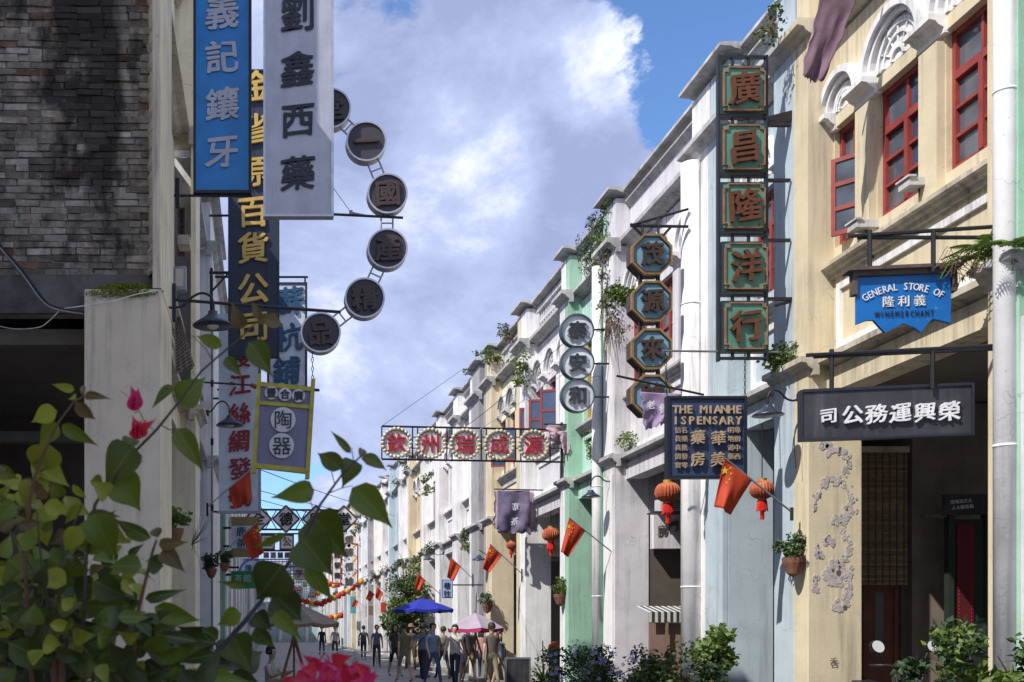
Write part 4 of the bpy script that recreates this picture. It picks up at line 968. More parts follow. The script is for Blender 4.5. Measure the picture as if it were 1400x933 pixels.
flag('far red flag by the pale pillars near the vine tree', (545, 822), (515, 800), ((515, 801), (524, 811), (519, 822), (513, 817)), 54, stars=False, sd=3)
flag('tiny red flag near the lantern string end', (500, 832), (484, 818), ((484, 818), (490, 823), (486, 832), (481, 829)), 72, stars=False, sd=3)
clothp = mat('faded_purple_cloth', (.15, .125, .21), .85, 0, .3, 8, bump=.2, smear=(5, .62, .35, (.4, .36, .45)))
clothl = mat('faded_lilac_cloth', (.30, .22, .36), .85, 0, .3, 8, bump=.2); clothk = mat('faded_pink_cloth', (.42, .30, .36), .85, 0, .3, 8, bump=.2); clothb = mat('dusky_mauve_cloth', (.16, .095, .13), .85, 0, .3, 8, bump=.2)
def banner(label, c4, Y, m, sd, rag=.06, fold_=.06, bar=None, chars=(), arm=True, cat='cloth banner'):
    t = thing('cloth_banner', label, cat, P(*c4[0], Y)); q = [P(x, y, Y) for x, y in c4]; w = (q[1]-q[0]).length
    def fn(u, v, o=0):
        p = (q[0]*(1-u) + q[1]*u)*(1-v) + (q[3]*(1-u) + q[2]*u)*v
        s = noise.noise(Vector((u*9, v*3, sd))) * rag * w * v
        p = p + Vector((noise.noise(Vector((v*7, sd, 1)))*rag*w*.8*abs(2*u-1), math.sin(u*9+sd+v*1.5)*fold_*w*(.3+v) + noise.noise(Vector((u*4+sd, v*3.3, 2)))*.16*w*v - o, s + (abs(math.sin(u*17+sd)))*rag*w*.5*(1 if v > .99 else 0)))
        return p
    o = part('cloth', grid_cloth(fn, 30, 26), m, t, True); mm = o.modifiers.new('s', 'SOLIDIFY'); mm.thickness = .005
    if bar: mb = MB(); mb.tube([P(*bar[0], Y), P(*bar[1], Y)], .016, 6); part('rod', mb, iron, t)
    for ch, u, v, s in chars:
        c = fn(u, v, .03); me = char(ch, 0, 0, s, Y, white_l, t, 'brush', .01); me.location = c - wloc(t)
    return t
banner('dark purple ragged cloth banner with faint white characters', ((681, 671), (724, 671), (726, 731), (680, 729)), 27, clothp, 2, .10, .05, ((676, 669), (770, 671)), (('涼', .52, .38, 11), ('茶', .52, .72, 11)))
banner('pale lilac ragged side piece behind the purple banner', ((676, 671), (683, 671), (684, 728), (675, 722)), 27.1, clothk, 5, .5, .1)
banner('pale pink ragged cloth right of the purple banner', ((721, 672), (729, 673), (736, 728), (722, 728)), 27.15, clothk, 7, .4, .1)
banner('crumpled pink cloth bundled over the end of the long frame', ((746, 581), (805, 583), (790, 603), (756, 612)), 23.8, clothk, 3, .18, .06, ((744, 580), (812, 582)))
banner('knotted pink cloth tail hanging beside the iron post', ((764, 590), (786, 590), (778, 622), (770, 624)), 23.7, clothk, 9, .3, .15)
banner('lilac cloth with white characters hanging in front of the lowest octagon', ((876, 536), (934, 539), (912, 578), (880, 590)), 15.6, clothl, 4, .08, .05, ((843, 514), (962, 540)), (('老', .25, .35, 12), ('參', .62, .5, 15)))
banner('dusky mauve scalloped cloth pennant at the top of the cream house', ((1124, -12), (1176, -12), (1124, 114), (1096, 106)), 11.8, clothb, 1, .10, .03, ((1100, -12), (1230, -12)))

# ---------------------------------------------------------------- lanterns
def lantern(label, cx, cy, rpx, Y, top_z=4.42, group='red lanterns hung in the arcade', tas=True, string=True):
    c = P(cx, cy, Y); r = rpx * Y / F; t = thing('lantern', label, 'lantern', c, group)
    mb = MB(); n = 12; prof = [(max(.30*r, r*math.cos(math.pi*(k/n-.5)*.93)), .78*r*math.sin(math.pi*(k/n-.5))) for k in range(n+1)]
    mb.lathe(c, prof, 48, ribs=24, rib=.07); part('body', mb, lantm, t, False)
    mb = MB(); mb.lathe(c, [(.34*r, .74*r), (.34*r, .95*r), (.1*r, .97*r)], 16); part('cap', mb, gold, t)
    mb = MB(); mb.lathe(c, [(.1*r, -.97*r), (.34*r, -.95*r), (.34*r, -.74*r)], 16); part('base_ring', mb, gold, t)
    if tas:
        mb = MB(); rt_ = random.Random(int(cx))
        for k in range(26):
            a = 2*math.pi*k/26; x, y = math.cos(a)*.42*r, math.sin(a)*.42*r; mb.tube([c + Vector((x*.8, y*.8, -.9*r)), c + Vector((x, y, -(1.7+rt_.uniform(-.1, .1))*r))], .045*r, 4)
        for k in range(8): a = 2*math.pi*k/8; mb.tube([c + Vector((.1*r*math.cos(a), .1*r*math.sin(a), -.9*r)), c + Vector((.13*r*math.cos(a), .13*r*math.sin(a), -2.45*r))], .05*r, 4)
        part('tassel', mb, tass, t)
    if string:
        mb = MB(); mb.tube([c + Vector((0, 0, .95*r)), Vector((c.x, c.y, max(top_z, c.z + r)))], .008, 5); part('cord', mb, iron, t)
    return t
lantern('red lantern with tassel below the left corner of the dispensary sign', 913, 673, 17.5, 18.6)
lantern('red lantern with tassel right of the dispensary sign', 1042, 670, 16.5, 14.95)
lantern('faded orange lantern between purple banner and mint pillar', 753, 731, 12, 26.3)
lantern('lantern half hidden behind the white column of the mint house', 820, 707, 9, 22.6)
lantern('small lantern under the purple banner on the cream pillar', 699, 746, 7, 30.6)
lantern('tiny lantern in the arcade over the blue lane sign', 602, 779, 5.5, 43, tas=False)
lantern('tiny lantern in the arcade right of the lane sign', 650, 783, 5, 35.6, tas=False)
# strings of red and yellow lanterns across the far street
lr_ = mat('red_paper_lantern', (.60, .04, .02), .7, sub=.2, bump=0); ly_ = mat('yellow_paper_lantern', (.75, .42, .04), .7, sub=.2, bump=0)
def cyl_lantern(px, py, r, Y, m, lab, grp):
    c = P(px, py, Y); q = r * Y / F; t = thing('paper_lantern', lab, 'lantern', c, grp)
    mb = MB(); mb.lathe(c, [(.6*q, -q), (q, -.8*q), (q, .8*q), (.6*q, q)], 12); part('body', mb, m, t, True)
    mb = MB(); mb.lathe(c, [(.5*q, q), (.5*q, 1.2*q)], 10); part('cap', mb, gold, t)
k = 0
for (x0, y0, x1, y1, n, Y0, Y1, nm) in ((444, 823, 494, 795, 9, 62, 62, 'right of the lattice signs'), (424, 815, 440, 806, 4, 66, 66, 'behind the pink heart leaf'), (381, 826, 393, 806, 3, 55, 55, 'behind the wide dark leaf'), (405, 806, 417, 800, 3, 70, 70, 'under the lattice sign'), (445, 795, 462, 800, 4, 78, 78, 'above the long string'), (400, 830, 434, 842, 6, 90, 90, 'low over the far street'), (392, 812, 440, 826, 8, 72, 72, 'crossing behind the long drooping leaf'), (446, 846, 486, 832, 7, 95, 95, 'farthest down the street')):
    pts = []
    for i in range(n):
        f_ = i / (n - 1); x = x0 + (x1-x0)*f_; y = y0 + (y1-y0)*f_ + 3*math.sin(f_*math.pi)
        yel_ = i % 3 == 2
        cyl_lantern(x, y, 3.6 if n > 5 else 3.2, Y0, ly_ if yel_ else lr_, f'{ORD[i]} from the left, {"yellow" if yel_ else "red"} paper lantern on the string {nm}', 'paper lanterns strung across the far street'); pts.append((x, y - 4.4)); k += 1
    cable('lantern_string', f'sagging string of paper lanterns {nm}', [(x0 - 8, y0 - 2)] + pts + [(x1 + 10, y1 - 8)], Y0, .012, iron, 'string')
#PARTC
# ---------------------------------------------------------------- inside the near arcade bays
bam = mat('bamboo_slat', (.24, .165, .095), .8, 0, .35, 20, bump=.3, rand=.3)
def PX(px, Y): return (px - CX) * Y / F
def PZ(py, Y): return H + (CY - py) * Y / F
t = thing('bamboo_blind', 'brown slatted bamboo blind hanging in the arcade under the black sign', 'blind', P(1205, 700, 13.9)); Y = 13.9
sl_ = bpy.data.meshes.new('slat'); q = MB(); w_ = PX(1240, Y) - PX(1172, Y); q.box(0, w_, -.006, .006, -.013, .013); sl_.from_pydata(q.v, [], q.f); sl_.materials.append(bam)
z = PZ(618, Y); k = 0
while z > PZ(800, Y): link('slat', sl_, None, t, Vector((PX(1172, Y), Y + (.004 if k % 2 else -.004), z)) - wloc(t)); z -= .031; k += 1
mb = MB()
for i in range(7): x = PX(1172, Y) + w_ * (i + .5) / 7; mb.box(x - .006, x + .006, Y - .018, Y - .011, PZ(800, Y), PZ(618, Y))
part('cord', mb, woodd, t); mb = MB(); pbox(mb, 1170, 611, 1242, 619, Y, -.03, .03); part('head_rail', mb, creaml, t)
pw_ = MB(); pw_.box(PX(1241, 14.1), 9.49, 14.0, 14.15, .15, 4.48); o = part('partition_wall', pw_, mat('brown_grey_inner_wall', (.22, .175, .14), .9, 0, .3, 3, .5), b1)
pw_ = MB(); pw_.box(7.16, PX(1241, 14.1), 14.25, 14.3, .15, 4.48); part('partition_wall', pw_, woodd, b1)
t = thing('wooden_door', 'red brown wooden door with long glass panels behind the blind', 'door', P(1203, 930, 14.1)); Y = 14.1
mb = MB(); pbox(mb, 1178, 797, 1185, 945, Y, -.04, .04); pbox(mb, 1220, 797, 1226, 945, Y, -.04, .04); pbox(mb, 1185, 797, 1220, 803, Y, -.039, .039); part('door_frame', mb, woodr, t)
mb = MB(); pbox(mb, 1185, 803, 1220, 945, Y, -.02, .02); part('door_leaf', mb, woodr, t)
mb = MB(); pbox(mb, 1195, 810, 1206, 898, Y, -.028, -.021); part('glass_panel', mb, mat('pale_door_glass', (.13, .15, .12), .2), t)
t = thing('notice_board', 'dark horizontal board with two lines of pale characters deep in the cream arcade', 'sign', P(1320, 692, 13.6)); Y = 13.3
mb = MB(); pbox(mb, 1290, 676, 1352, 704, Y, -.02, .03); part('panel', mb, blk, t)
for j, row_ in enumerate(('茂海油文人', '人木歡喜高')):
    for i, ch in enumerate(row_): char(ch, 1300 + i * 6 + j*2, 687 + j * 8 - i*.6, 6, Y, pale, t, 'plain', .03, dy=-.03)
t = thing('door_panelling', 'tall dark green door with a red couplet strip in the cream arcade', 'door', P(1325, 930, 13.4)); Y = 13.4
dg_ = mat('dark_green_door_paint', (.018, .028, .020), .6)
for k, x in enumerate((1294, 1344)):
    mb = MB(); pbox(mb, x, 704, x + 7, 945, Y, -.05, .05); part('door_post', mb, dg_, t)
mb = MB(); pbox(mb, 1301, 710, 1344, 945, Y, .0, .04); part('door_leaf', mb, dg_, t)
mb = MB(); pbox(mb, 1307, 716, 1330, 862, Y, -.02, -.002); part('couplet_board', mb, mat('dark_red_couplet_board', (.10, .008, .012), .6), t)
for x in (1310, 1327):
    mb = MB(); yy = 722
    while yy < 858: pbox(mb, x-.6, yy, x+.6, yy+2.6, Y, -.026, -.021); yy += 5
    part('beading', mb, redc, t)
mb = MB(); pbox(mb, 1262, 704, 1291, 708, 13.4, -.05, .05); part('shelf', mb, dim, t)
# peeling character remnants on the cream pillar face
pf = mat('peeled_lilac_patch', (.50, .45, .44), .9, 0, .35, 20, bump=.5, smear=(30, .66, .5, (.2, .17, .14)))
t = thing('peeled_lettering', 'peeling lilac remnants of old round characters on the cream pillar', 'peeled paint', P(1143, 700, 13.17)); Y = 13.178
rp_ = random.Random(8)
def patch(cx, cy, rx, ry, a0, a1, w0, sd):
    mb = MB(); r = random.Random(sd)
    for i in range(int(10 + 16 * abs(a1 - a0))):
        a = r.uniform(a0, a1); k = r.gauss(1, .16 * w0 + .07); s_ = r.uniform(.8, 3.4) * (.5 + w0); x = cx + rx * k * math.cos(a); y = cy - ry * k * math.sin(a)
        n = 7; an = r.uniform(0, 3); pp = [P(x + s_ * r.uniform(.5, 1.3) * math.cos(an + 6.283*j/n), y + s_ * 1.3 * r.uniform(.5, 1.3) * math.sin(an + 6.283*j/n), Y) for j in range(n)]
        yy = r.uniform(.001, .004); mb.prism([(p.x, p.z) for p in pp], Y - yy, Y + .01, 'y', 0 if r.random() < .93 else 1)
    part('peeled_patch', mb, [pf, dim], t)['kind'] = 'stuff'
for a in ((1148, 632, 13, 16, -1.2, 1.8, .45, 1), (1140, 622, 8, 7, .3, 3.4, .4, 2), (1143, 686, 22, 28, -1.9, 1.9, .38, 3), (1136, 664, 9, 10, .2, 3.2, .6, 4), (1132, 690, 18, 24, 2.3, 3.5, .25, 5), (1147, 700, 12, 14, -2.4, .6, .5, 6),
          (1142, 748, 20, 22, -1.7, 1.2, .3, 7), (1136, 752, 20, 12, 2.6, 4.2, .35, 8), (1133, 745, 5, 8, 0, 3, .7, 9), (1150, 770, 12, 7, 2.5, 4.6, .5, 10), (1142, 800, 21, 26, -1.6, 1.5, .42, 11), (1140, 788, 10, 9, 0, 5.8, 1.1, 12), (1122, 798, 9, 12, 2, 4.4, .4, 13), (1128, 610, 4, 3, 0, 4, .8, 14), (1146, 826, 9, 6, -2.5, .4, .6, 15)): patch(*a)
char('舌', 1140, 905, 12, 13.17, dim, t, 'plain', .01, dy=-.003)
# striped stall and lettered beam in the lilac arcade
t = thing('awning_stall', 'small stall with black and white striped awning behind the grey pillar', 'stall', P(918, 930, 19.3)); Y = 19.3
m1, m2 = mat('white_awning_cloth', (.6, .6, .6), .8), mat('black_awning_cloth', (.03, .03, .035), .8)
for k in range(15):
    x0 = 887 + k * 4.2; m = (m1, m2)[k % 2]; mb = MB()
    vs = [P(x0 - 4, 828, Y) + Vector((0, .5, 0)), P(x0 + .2, 828, Y) + Vector((0, .5, 0)), P(x0 + 4.2, 837, Y), P(x0, 837, Y), P(x0, 851, Y), P(x0 + 4.2, 851, Y)]
    mb.add(vs, [(0, 1, 2, 3), (3, 2, 5, 4)]); part('stripe', mb, m, t)
mb = MB(); pbox(mb, 890, 852, 912, 905, Y, .1, .13); pbox(mb, 915, 852, 944, 905, Y, .1, .13); part('back_panel', mb, mat('dull_pink_board', (.26, .17, .14), .8), t)
mb = MB(); pbox(mb, 888, 903, 946, 935, Y, .0, .5); pbox(mb, 911, 850, 914, 905, Y, .0, .04); pbox(mb, 938, 850, 941, 905, Y, .0, .04); part('counter', mb, wood, t)
mb = MB(); mb.box(7.16, 9.48, 20.3, 20.5, PZ(750, 20.3), PZ(700, 20.3)); part('lettered_beam', mb, lilac, b3)
for ch, x in (('食', 936), ('門', 921), ('房', 906)): char(ch, x, 725 - (x-906)*.35, 15, 20.28, dim, b3, 'brush', .02)
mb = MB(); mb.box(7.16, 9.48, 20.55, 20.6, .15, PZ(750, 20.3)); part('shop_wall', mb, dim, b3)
t = thing('air_conditioner', 'wall air conditioner box above the lettered beam behind the lantern', 'air conditioner', P(920, 690, 19.9)); Y = 19.6
mb = MB(); pbox(mb, 903, 682, 936, 699, Y, 0, .3); part('case', mb, trim, t); mb = MB()
for k in range(6): pbox(mb, 906, 684.5 + k*2.3, 930, 685.3 + k*2.3, Y, -.01, .0)
part('grille', mb, iron, t); mb = MB(); pbox(mb, 895, 699, 940, 701, Y, 0, .4); part('shelf', mb, iron, t)
# small wall boxes on the cream house
for (x, y, lab) in ((1265, 254, 'small white vent box between the middle and near red windows'), (1180, 311, 'small white vent box under the far red window')):
    t = thing('vent_box', lab, 'vent', P(x, y, 11.3 if x > 1200 else 12.3), 'small vent boxes on the cream facade'); Yv = 11.3 if x > 1200 else 12.3
    xw = 6.82; mb = MB(); zc = PZ(y, Yv); mb.box(xw - .26, xw, Yv - .10, Yv + .10, zc - .03, zc + .05); mb.box(xw-.28, xw-.2, Yv - .12, Yv + .12, zc + .05, zc + .07); part('body', mb, trim, t)
    mb = MB(); mb.tube([(xw-.1, Yv, zc-.03), (xw-.08, Yv, zc - .2), (xw, Yv+.02, zc - .35)], .012, 6); part('cable', mb, iron, t)
# left facade clutter
t = thing('rattan_awning', 'torn woven rattan awning hanging down beside the left wall lamp', 'awning', P(250, 470, 13)); Y = 13
mb = MB(); q4(mb, (238.6, 432), (246, 432), (266, 500), (240, 512), 13, -.02, .03); part('mat', mb, mat('old_woven_rattan', (.30, .26, .21), .9, 0, .5, 30, bump=.6), t)
mb = MB()
for k in range(16):
    y = 436 + k * 4.6; x1 = 246 + (y - 432) * .27
    for j in range(3): mb.tube([P(240 + (x1 - 240) * (j + .15) / 3, y + 2, 12.975), P(240 + (x1 - 240) * (j + .75) / 3, y - 2, 12.975)], .010, 4)
part('weave', mb, dim, t)
t = thing('metal_box', 'rusty grey meter box on the left wall above the lamp bracket', 'meter box', P(246, 378, 12.6))
mb = MB(); pbox(mb, 237, 364, 254, 396, 12.6, 0, .12); part('case', mb, galv, t); mb = MB(); pbox(mb, 240, 368, 251, 392, 12.6, -.01, .0); part('door', mb, greige, t)
t = thing('louvred_window', 'brown wooden casement jutting from the left facade under the blue sign', 'window', P(248, 320, 13.4)); mb = MB()
pbox(mb, 243, 285, 246, 350, 13.4, -.03, .03); pbox(mb, 251, 285, 253.5, 350, 13.4, -.03, .03)
for y in (285, 306, 327, 348): pbox(mb, 246, y, 251, y + 3, 13.4, -.02, .02)
part('frame', mb, brnw, t); mb = MB(); pbox(mb, 246, 288, 251, 348, 13.4, -.004, .004); part('pane', mb, glassb, t)
t = thing('vent_box', 'weathered white box on the left wall over the meter box', 'vent', P(252, 328, 13)); mb = MB(); pbox(mb, 243, 321, 259, 334, 12.9, 0, .25); part('body', mb, creaml, t)
t = thing('wall_conduit', 'thin dark conduit with clips down the white pillar on the left', 'pipe', P(290, 500, 20)); mb = MB(); pbar(mb, 290, 380, 290, 930, 19.3, .02); part('pipe', mb, galv, t)
mb = MB()
for y in (440, 520, 600, 690, 780): pbox(mb, 288, y, 292, y + 9, 19.3, -.03, .02)
part('clip', mb, iron, t)

# ---------------------------------------------------------------- plants on ledges and pillars
def ledgeplant(label, px, py, Y, sp, n, per, size, seed, m=(0, 1), hang=.3, mats=None, stems=0, cat='wild plant', dn=0, rr_=.16, grp='wild plants growing on the ledges'):
    c = P(px, py, Y); f = clumps(MB(), c, sp, n, per, size, seed, hang, m, rr_)
    st = MB(); r = random.Random(seed)
    for k in range(max(2, stems)):
        a = c + Vector((r.uniform(-.3, .3) * sp[0], r.uniform(-.5, .5) * sp[1], -sp[2] * .3)); b_ = c + Vector((r.uniform(-1, 1) * sp[0], r.uniform(-1, 1) * sp[1], r.uniform(-1, 1) * sp[2] - dn))
        st.tube([a, a.lerp(b_, .5) + Vector((0, 0, .08)), b_], .008, 4, 0, .003)
    return plant('ledge_plant', label, cat, c, mats or [foli, foll], f, st, group=grp)
ledgeplant('big green creeper overgrowing the mint house balustrade', 822, 325, 21.6, (.10, .9, .55), 60, 60, .045, 21, (0, 1, 2), .8, [foli, foll, fold], 30, dn=.6)
ledgeplant('creeper tips trailing over the white column below the mint balustrade', 828, 390, 20.9, (.10, .35, .6), 14, 34, .06, 22, (0, 2), .9, [foli, foll, dry], 26, dn=.5)
ledgeplant('grey dry roots hanging under the mint house creeper', 832, 425, 20.6, (.08, .3, .5), 8, 30, .05, 23, (0, 1), .9, [dry, foli], 30, dn=.6)
ledgeplant('leafy tuft on the capital left of the first octagon', 849, 402, 19.5, (.10, .25, .12), 9, 60, .08, 24, (0, 1), .2, [foli, foll])
ledgeplant('dry roots under the leafy tuft left of the octagons', 845, 440, 19.5, (.08, .2, .3), 6, 24, .05, 25, (0,), .9, [dry], 22, dn=.3)
ledgeplant('green tuft on the ledge right of the small chain', 1075, 492, 13.7, (.14, .2, .14), 10, 90, .06, 26, (0, 1), .1, [foli, foll])
ledgeplant('thin wild plant on the top corner of the blue house', 1055, 40, 13.4, (.1, .1, .25), 5, 24, .06, 27, (0,), .1, [foli], 12)
ledgeplant('yellowing bush on the cream balustrade ledge', 674, 488, 31.8, (.2, .4, .16), 7, 44, .08, 28, (0, 1), .1, [foll, foli], 8)
ledgeplant('dark creeper below the cream balustrade', 690, 458, 30, (.08, .6, .25), 7, 36, .07, 29, (0, 1), .6, [fold, dry], 14, dn=.4)
ledgeplant('small plant on the capital of the white arched house', 713, 505, 27.4, (.1, .4, .35), 9, 50, .08, 30, (0, 1), .3, [foli, foll])
ledgeplant('fern tuft on the lower ledge of the mint house', 817, 612, 22, (.1, .3, .2), 6, 50, .07, 31, (0,), .2, [foll])
ledgeplant('small tuft on the ledge under the lilac cloth', 858, 603, 20.3, (.05, .15, .08), 4, 40, .06, 32, (0,), .1, [foll])
ledgeplant('hanging green fern on the ledge over the far white pillar', 636, 735, 35.5, (.1, .4, .3), 8, 50, .08, 33, (0, 1), .8, [foll, foli], 8)
ledgeplant('green weeds in the gap between the far capitals', 583, 662, 44, (.12, .6, .4), 8, 40, .10, 34, (0, 1), .3, [foli, foll], 6)
ledgeplant('weeds on the roofline above the far white houses', 652, 484, 33.8, (.06, .2, .06), 3, 22, .07, 35, (0,), 0, [fold], 4, rr_=.09)
ledgeplant('weeds on the far cap left of the guy wire end', 638, 508, 35.9, (.06, .2, .06), 3, 20, .07, 36, (0,), 0, [fold], 4, rr_=.08)
rl = random.Random(77); FY = sorted((rl.uniform(42, 115) for _ in range(19)), reverse=True)
pls = ['on the far cornice', 'on the far roofline']
for k in range(19):
    Yk = FY[k]; hi = rl.random() < .5; x = 6.45; zz = 4.9 if hi else rl.choice((8.95, 9.9))
    c = Vector((x, Yk, zz)); px = CX + x * F / Yk; py = CY - (zz - H) * F / Yk
    f = clumps(MB(), c, (.12, .4, .15), 4, 30, .10, 300 + k, .4, (0, 1), .2)
    plant('ledge_plant', f'{ORD[k]} tiny wild plant, counted toward the viewer, on the far right {"roofline" if zz > 6 else "lower ledge"}', 'wild plant', c, [foli, fold], f, None, group='tiny wild plants on the far cornices')
# dry clutter on the big fern by the round column
t = thing('fern', 'green fern with arching fronds growing behind the round white column', 'fern', P(1352, 345, 9.9)); fr = random.Random(4); mb = MB()
def frond(base, d, L, droop, w):
    d = d.normalized(); pts = [base + d * L * k / 12 - Vector((0, 0, droop * L * (k/12)**2)) for k in range(13)]
    mb.tube(pts, .004, 4); sd_ = d.cross(Vector((0, 0, 1))).normalized()
    for k in range(1, 13):
        l = w * math.sin(math.pi * (k + 1) / 14.5)
        for s_ in (-1, 1):
            a = pts[k]; tip_ = a + sd_ * s_ * l + d * l * .35 - Vector((0, 0, l*.3)); e_ = d * .014
            mb.add([a - e_, a + e_, tip_], [(0, 1, 2)])
for k in range(30):
    a = fr.uniform(0, 6.28); base = P(1350 + fr.uniform(-8, 24), 345 + fr.uniform(-12, 10), 9.85)
    frond(base, Vector((math.cos(a) - .35, math.sin(a) * .6 - .3, fr.uniform(-.1, .5))), fr.uniform(.25, .5), fr.uniform(.3, 1), .085)
part('fronds', mb, foll, t)
mb = MB()
for k in range(50):
    x0 = 1290 + fr.uniform(0, 65); y0 = 350 + fr.uniform(-14, 10); mb.tube([P(x0, y0, 9.95), P(x0 + fr.uniform(-12, 8), y0 + fr.uniform(5, 16), 9.9), P(x0 + fr.uniform(-20, 16), y0 + fr.uniform(8, 30), 9.9)], .0035, 3)
part('dry_roots', mb, dry, t)
t = thing('fern', 'ferns on the ledge at the far right edge of the photo', 'fern', P(1385, 330, 9.4)); mb = MB()
for k in range(16):
    a = fr.uniform(0, 6.28); frond(P(1388 + fr.uniform(-4, 14), 338, 9.3), Vector((math.cos(a), math.sin(a) * .6 - .3, .4)), fr.uniform(.2, .35), .5, .07)
part('fronds', mb, foll, t)
def potplant(label, px, py, Y, r_px, seed, fm, wall=1, size=.05, hang=.2, grp='wall pots with plants'):
    c = P(px, py, Y); r = r_px * Y / F; c0 = c + Vector((0, 0, -r*.2))
    f = clumps(MB(), c + Vector((0, 0, r*.9)), (r*.9, r*.7, r*.7), 12, 50, size, seed, hang, (0,), r*.55)
    pot = MB(); pot.lathe(c0, [(.05*r, -1.25*r), (.45*r, -1.0*r), (.75*r, -.2*r), (.8*r, .15*r), (.7*r, .15*r)], 12)
    s_ = MB(); q = random.Random(seed)
    for k in range(10): s_.tube([c0, c0 + Vector((q.uniform(-1, 1)*r, q.uniform(-1, 1)*r*.5, q.uniform(.5, 1.6)*r))], .006, 4)
    t = plant('wall_pot_plant', label, 'potted plant', c, fm, f, s_, pot, grp)
    mb = MB(); mb.tube([c0 + Vector((0, 0, 0)), Vector((6.5 if wall > 0 else -1.04, Y, c0.z + .02))], .01, 5); part('bracket', mb, iron, t)
potplant('rough clay basket with pale plant on the cream and blue pillar', 1085, 762, 13.3, 19, 41, foli)
potplant('terracotta wall pot with bright green plant on the mint pillar', 766, 812, 24, 12, 42, foll)
potplant('small dark wall pot on the cream pillar above the striped parasol', 666, 826, 31.6, 9, 43, foli)
potplant('clay pot with yellow-green plant on the left cream facade', 238, 722, 12.6, 17, 44, foll, -1)
potplant('round wire-like pot with dark plant on the left white pillar', 289, 777, 19, 10, 45, fold, -1)
potplant('small hanging green plant on the left mint pillar', 307, 770, 23.5, 9, 46, foli, -1)
t = thing('twig_plant', 'leafless twigs spreading from the left cream facade below the pot', 'dry plant', P(262, 740, 13.5)); mb = MB(); q = random.Random(9)
for k in range(16):
    a = P(262, 745, 13.5); b_ = P(262 + q.uniform(-5, 30), 745 + q.uniform(-45, 50), 13.5 + q.uniform(-.2, .2)); mb.tube([a, a.lerp(b_, .5) + Vector((.03, 0, .04)), b_], .004, 4, 0, .0015)
part('twigs', mb, dry, t)

def shrub(label, c, sp, n, per, size, seed, mats, hang=0, extra=None, cat='shrub', rr_=.2, stalk=8, flowers=0):
    f = clumps(MB(), c, sp, n, per, size, seed, hang, tuple(range(len(mats))), rr_); st = MB(); r = random.Random(seed)
    for k in range(stalk):
        b_ = Vector(c) + Vector((r.uniform(-1, 1)*sp[0], r.uniform(-1, 1)*sp[1], r.uniform(0, 1)*sp[2])); st.tube([(c[0] + r.uniform(-.3, .3)*sp[0], c[1], .02), (Vector(c) + b_)/2 - Vector((0, 0, .1)), b_], .012, 5, 0, .005)
    t = plant('shrub', label, cat, (c[0], c[1], 0), mats, f, st)
    if flowers:
        mb = MB()
        for k in range(flowers):
            p = Vector(c) + Vector((r.uniform(-1, 1)*sp[0], -sp[1] - .1 + r.uniform(-.1, .1), r.uniform(-.8, 1.05)*sp[2]))
            for j in range(5): a = j*1.257; mb.add([p, p + Vector((.03*math.cos(a-.4), -.01, .03*math.sin(a-.4))), p + Vector((.035*math.cos(a+.4), -.012, .035*math.sin(a+.4)))], [(0, 1, 2)])
        part('flower', mb, mat('pale_violet_petal', (.32, .34, .62), .6, bump=0), t)
    mb = MB(); w = sp[0] * 1.1; mb.box(c[0]-w, c[0]+w, c[1]-.25, c[1]+.25, .003, max(.3, c[2] - sp[2] - .05)); part('planter', mb, stone, t)
    return t
shrub('blue flowering shrub at the foot of the mint and white pillars', (5.05, 17, .85), (.85, .3, .38), 34, 120, .05, 51, [fold, foli], flowers=60)
shrub('yellow-green shrub at the foot of the lilac pillar', (5.65, 17.2, .62), (.5, .3, .3), 16, 110, .05, 52, [foll, foli])
shrub('round glossy shrub before the white column and blue pillar', (5.38, 14.5, .85), (.55, .35, .45), 34, 120, .065, 53, [foli, fold, foll])
shrub('upright pale green climber at the right side of the round shrub', (5.93, 14.6, 1.15), (.16, .15, .38), 12, 90, .09, 54, [foll], rr_=.16)
shrub('broad leafy shrub in front of the cream arcade at lower right', (5.72, 8.9, 1.08), (.42, .25, .50), 36, 110, .07, 55, [foli, foll, fold], rr_=.16)
shrub('leafy branches in front of the round column at the lower right corner', (5.95, 8.6, 1.2), (.34, .2, .28), 18, 70, .08, 56, [foll, foli], rr_=.14)
ty = thing('spiky_plant', 'tall plant with long striped blade leaves beside the flowering shrub', 'potted plant', (6.0, 23, 0)); mb = MB(); tuft(mb, (5.8, 23, .5), 46, .95, 3, .5, 0, .025); part('leaves', mb, foll, ty)
mb = MB(); mb.lathe((5.8, 23, .003), [(.18, 0), (.24, .5), (.2, .5)], 14); part('pot', mb, terra, ty)
mb = MB(); mb.tube([(5.8, 23, .5), (5.78, 23, 1.35)], .012, 5); part('stalk', mb, dry, ty)
# vine tree beside the blue parasol
t = thing('vine_tree', 'tall bushy vine tree climbing the far white facades behind the blue parasol', 'tree', (5.9, 46, 0)); f = MB()
clumps(f, (5.95, 46, 2.45), (.7, 1.1, 1.25), 70, 90, .11, 61, .2, (0, 1, 2), .34); clumps(f, (6.15, 47, 4.0), (.35, 1.0, .6), 16, 60, .11, 62, .5, (0, 1), .26); clumps(f, (5.7, 45, 2.2), (.9, .8, .5), 20, 90, .12, 63, .2, (1, 2), .3)
part('crown', f, [foli, foll, foli], t); mb = MB(); q = random.Random(6)
mb.tube([(5.9, 46, 0), (5.95, 46, 1.2), (5.9, 46, 2.4)], .12, 8, 0, .07)
for k in range(16): mb.tube([(5.9, 46, 1.5 + k*.1), (5.9 + q.uniform(-.6, .5), 46 + q.uniform(-.8, .8), 2.6 + q.uniform(0, 2.4))], .03, 5, 0, .01)
part('trunk', mb, dry, t)

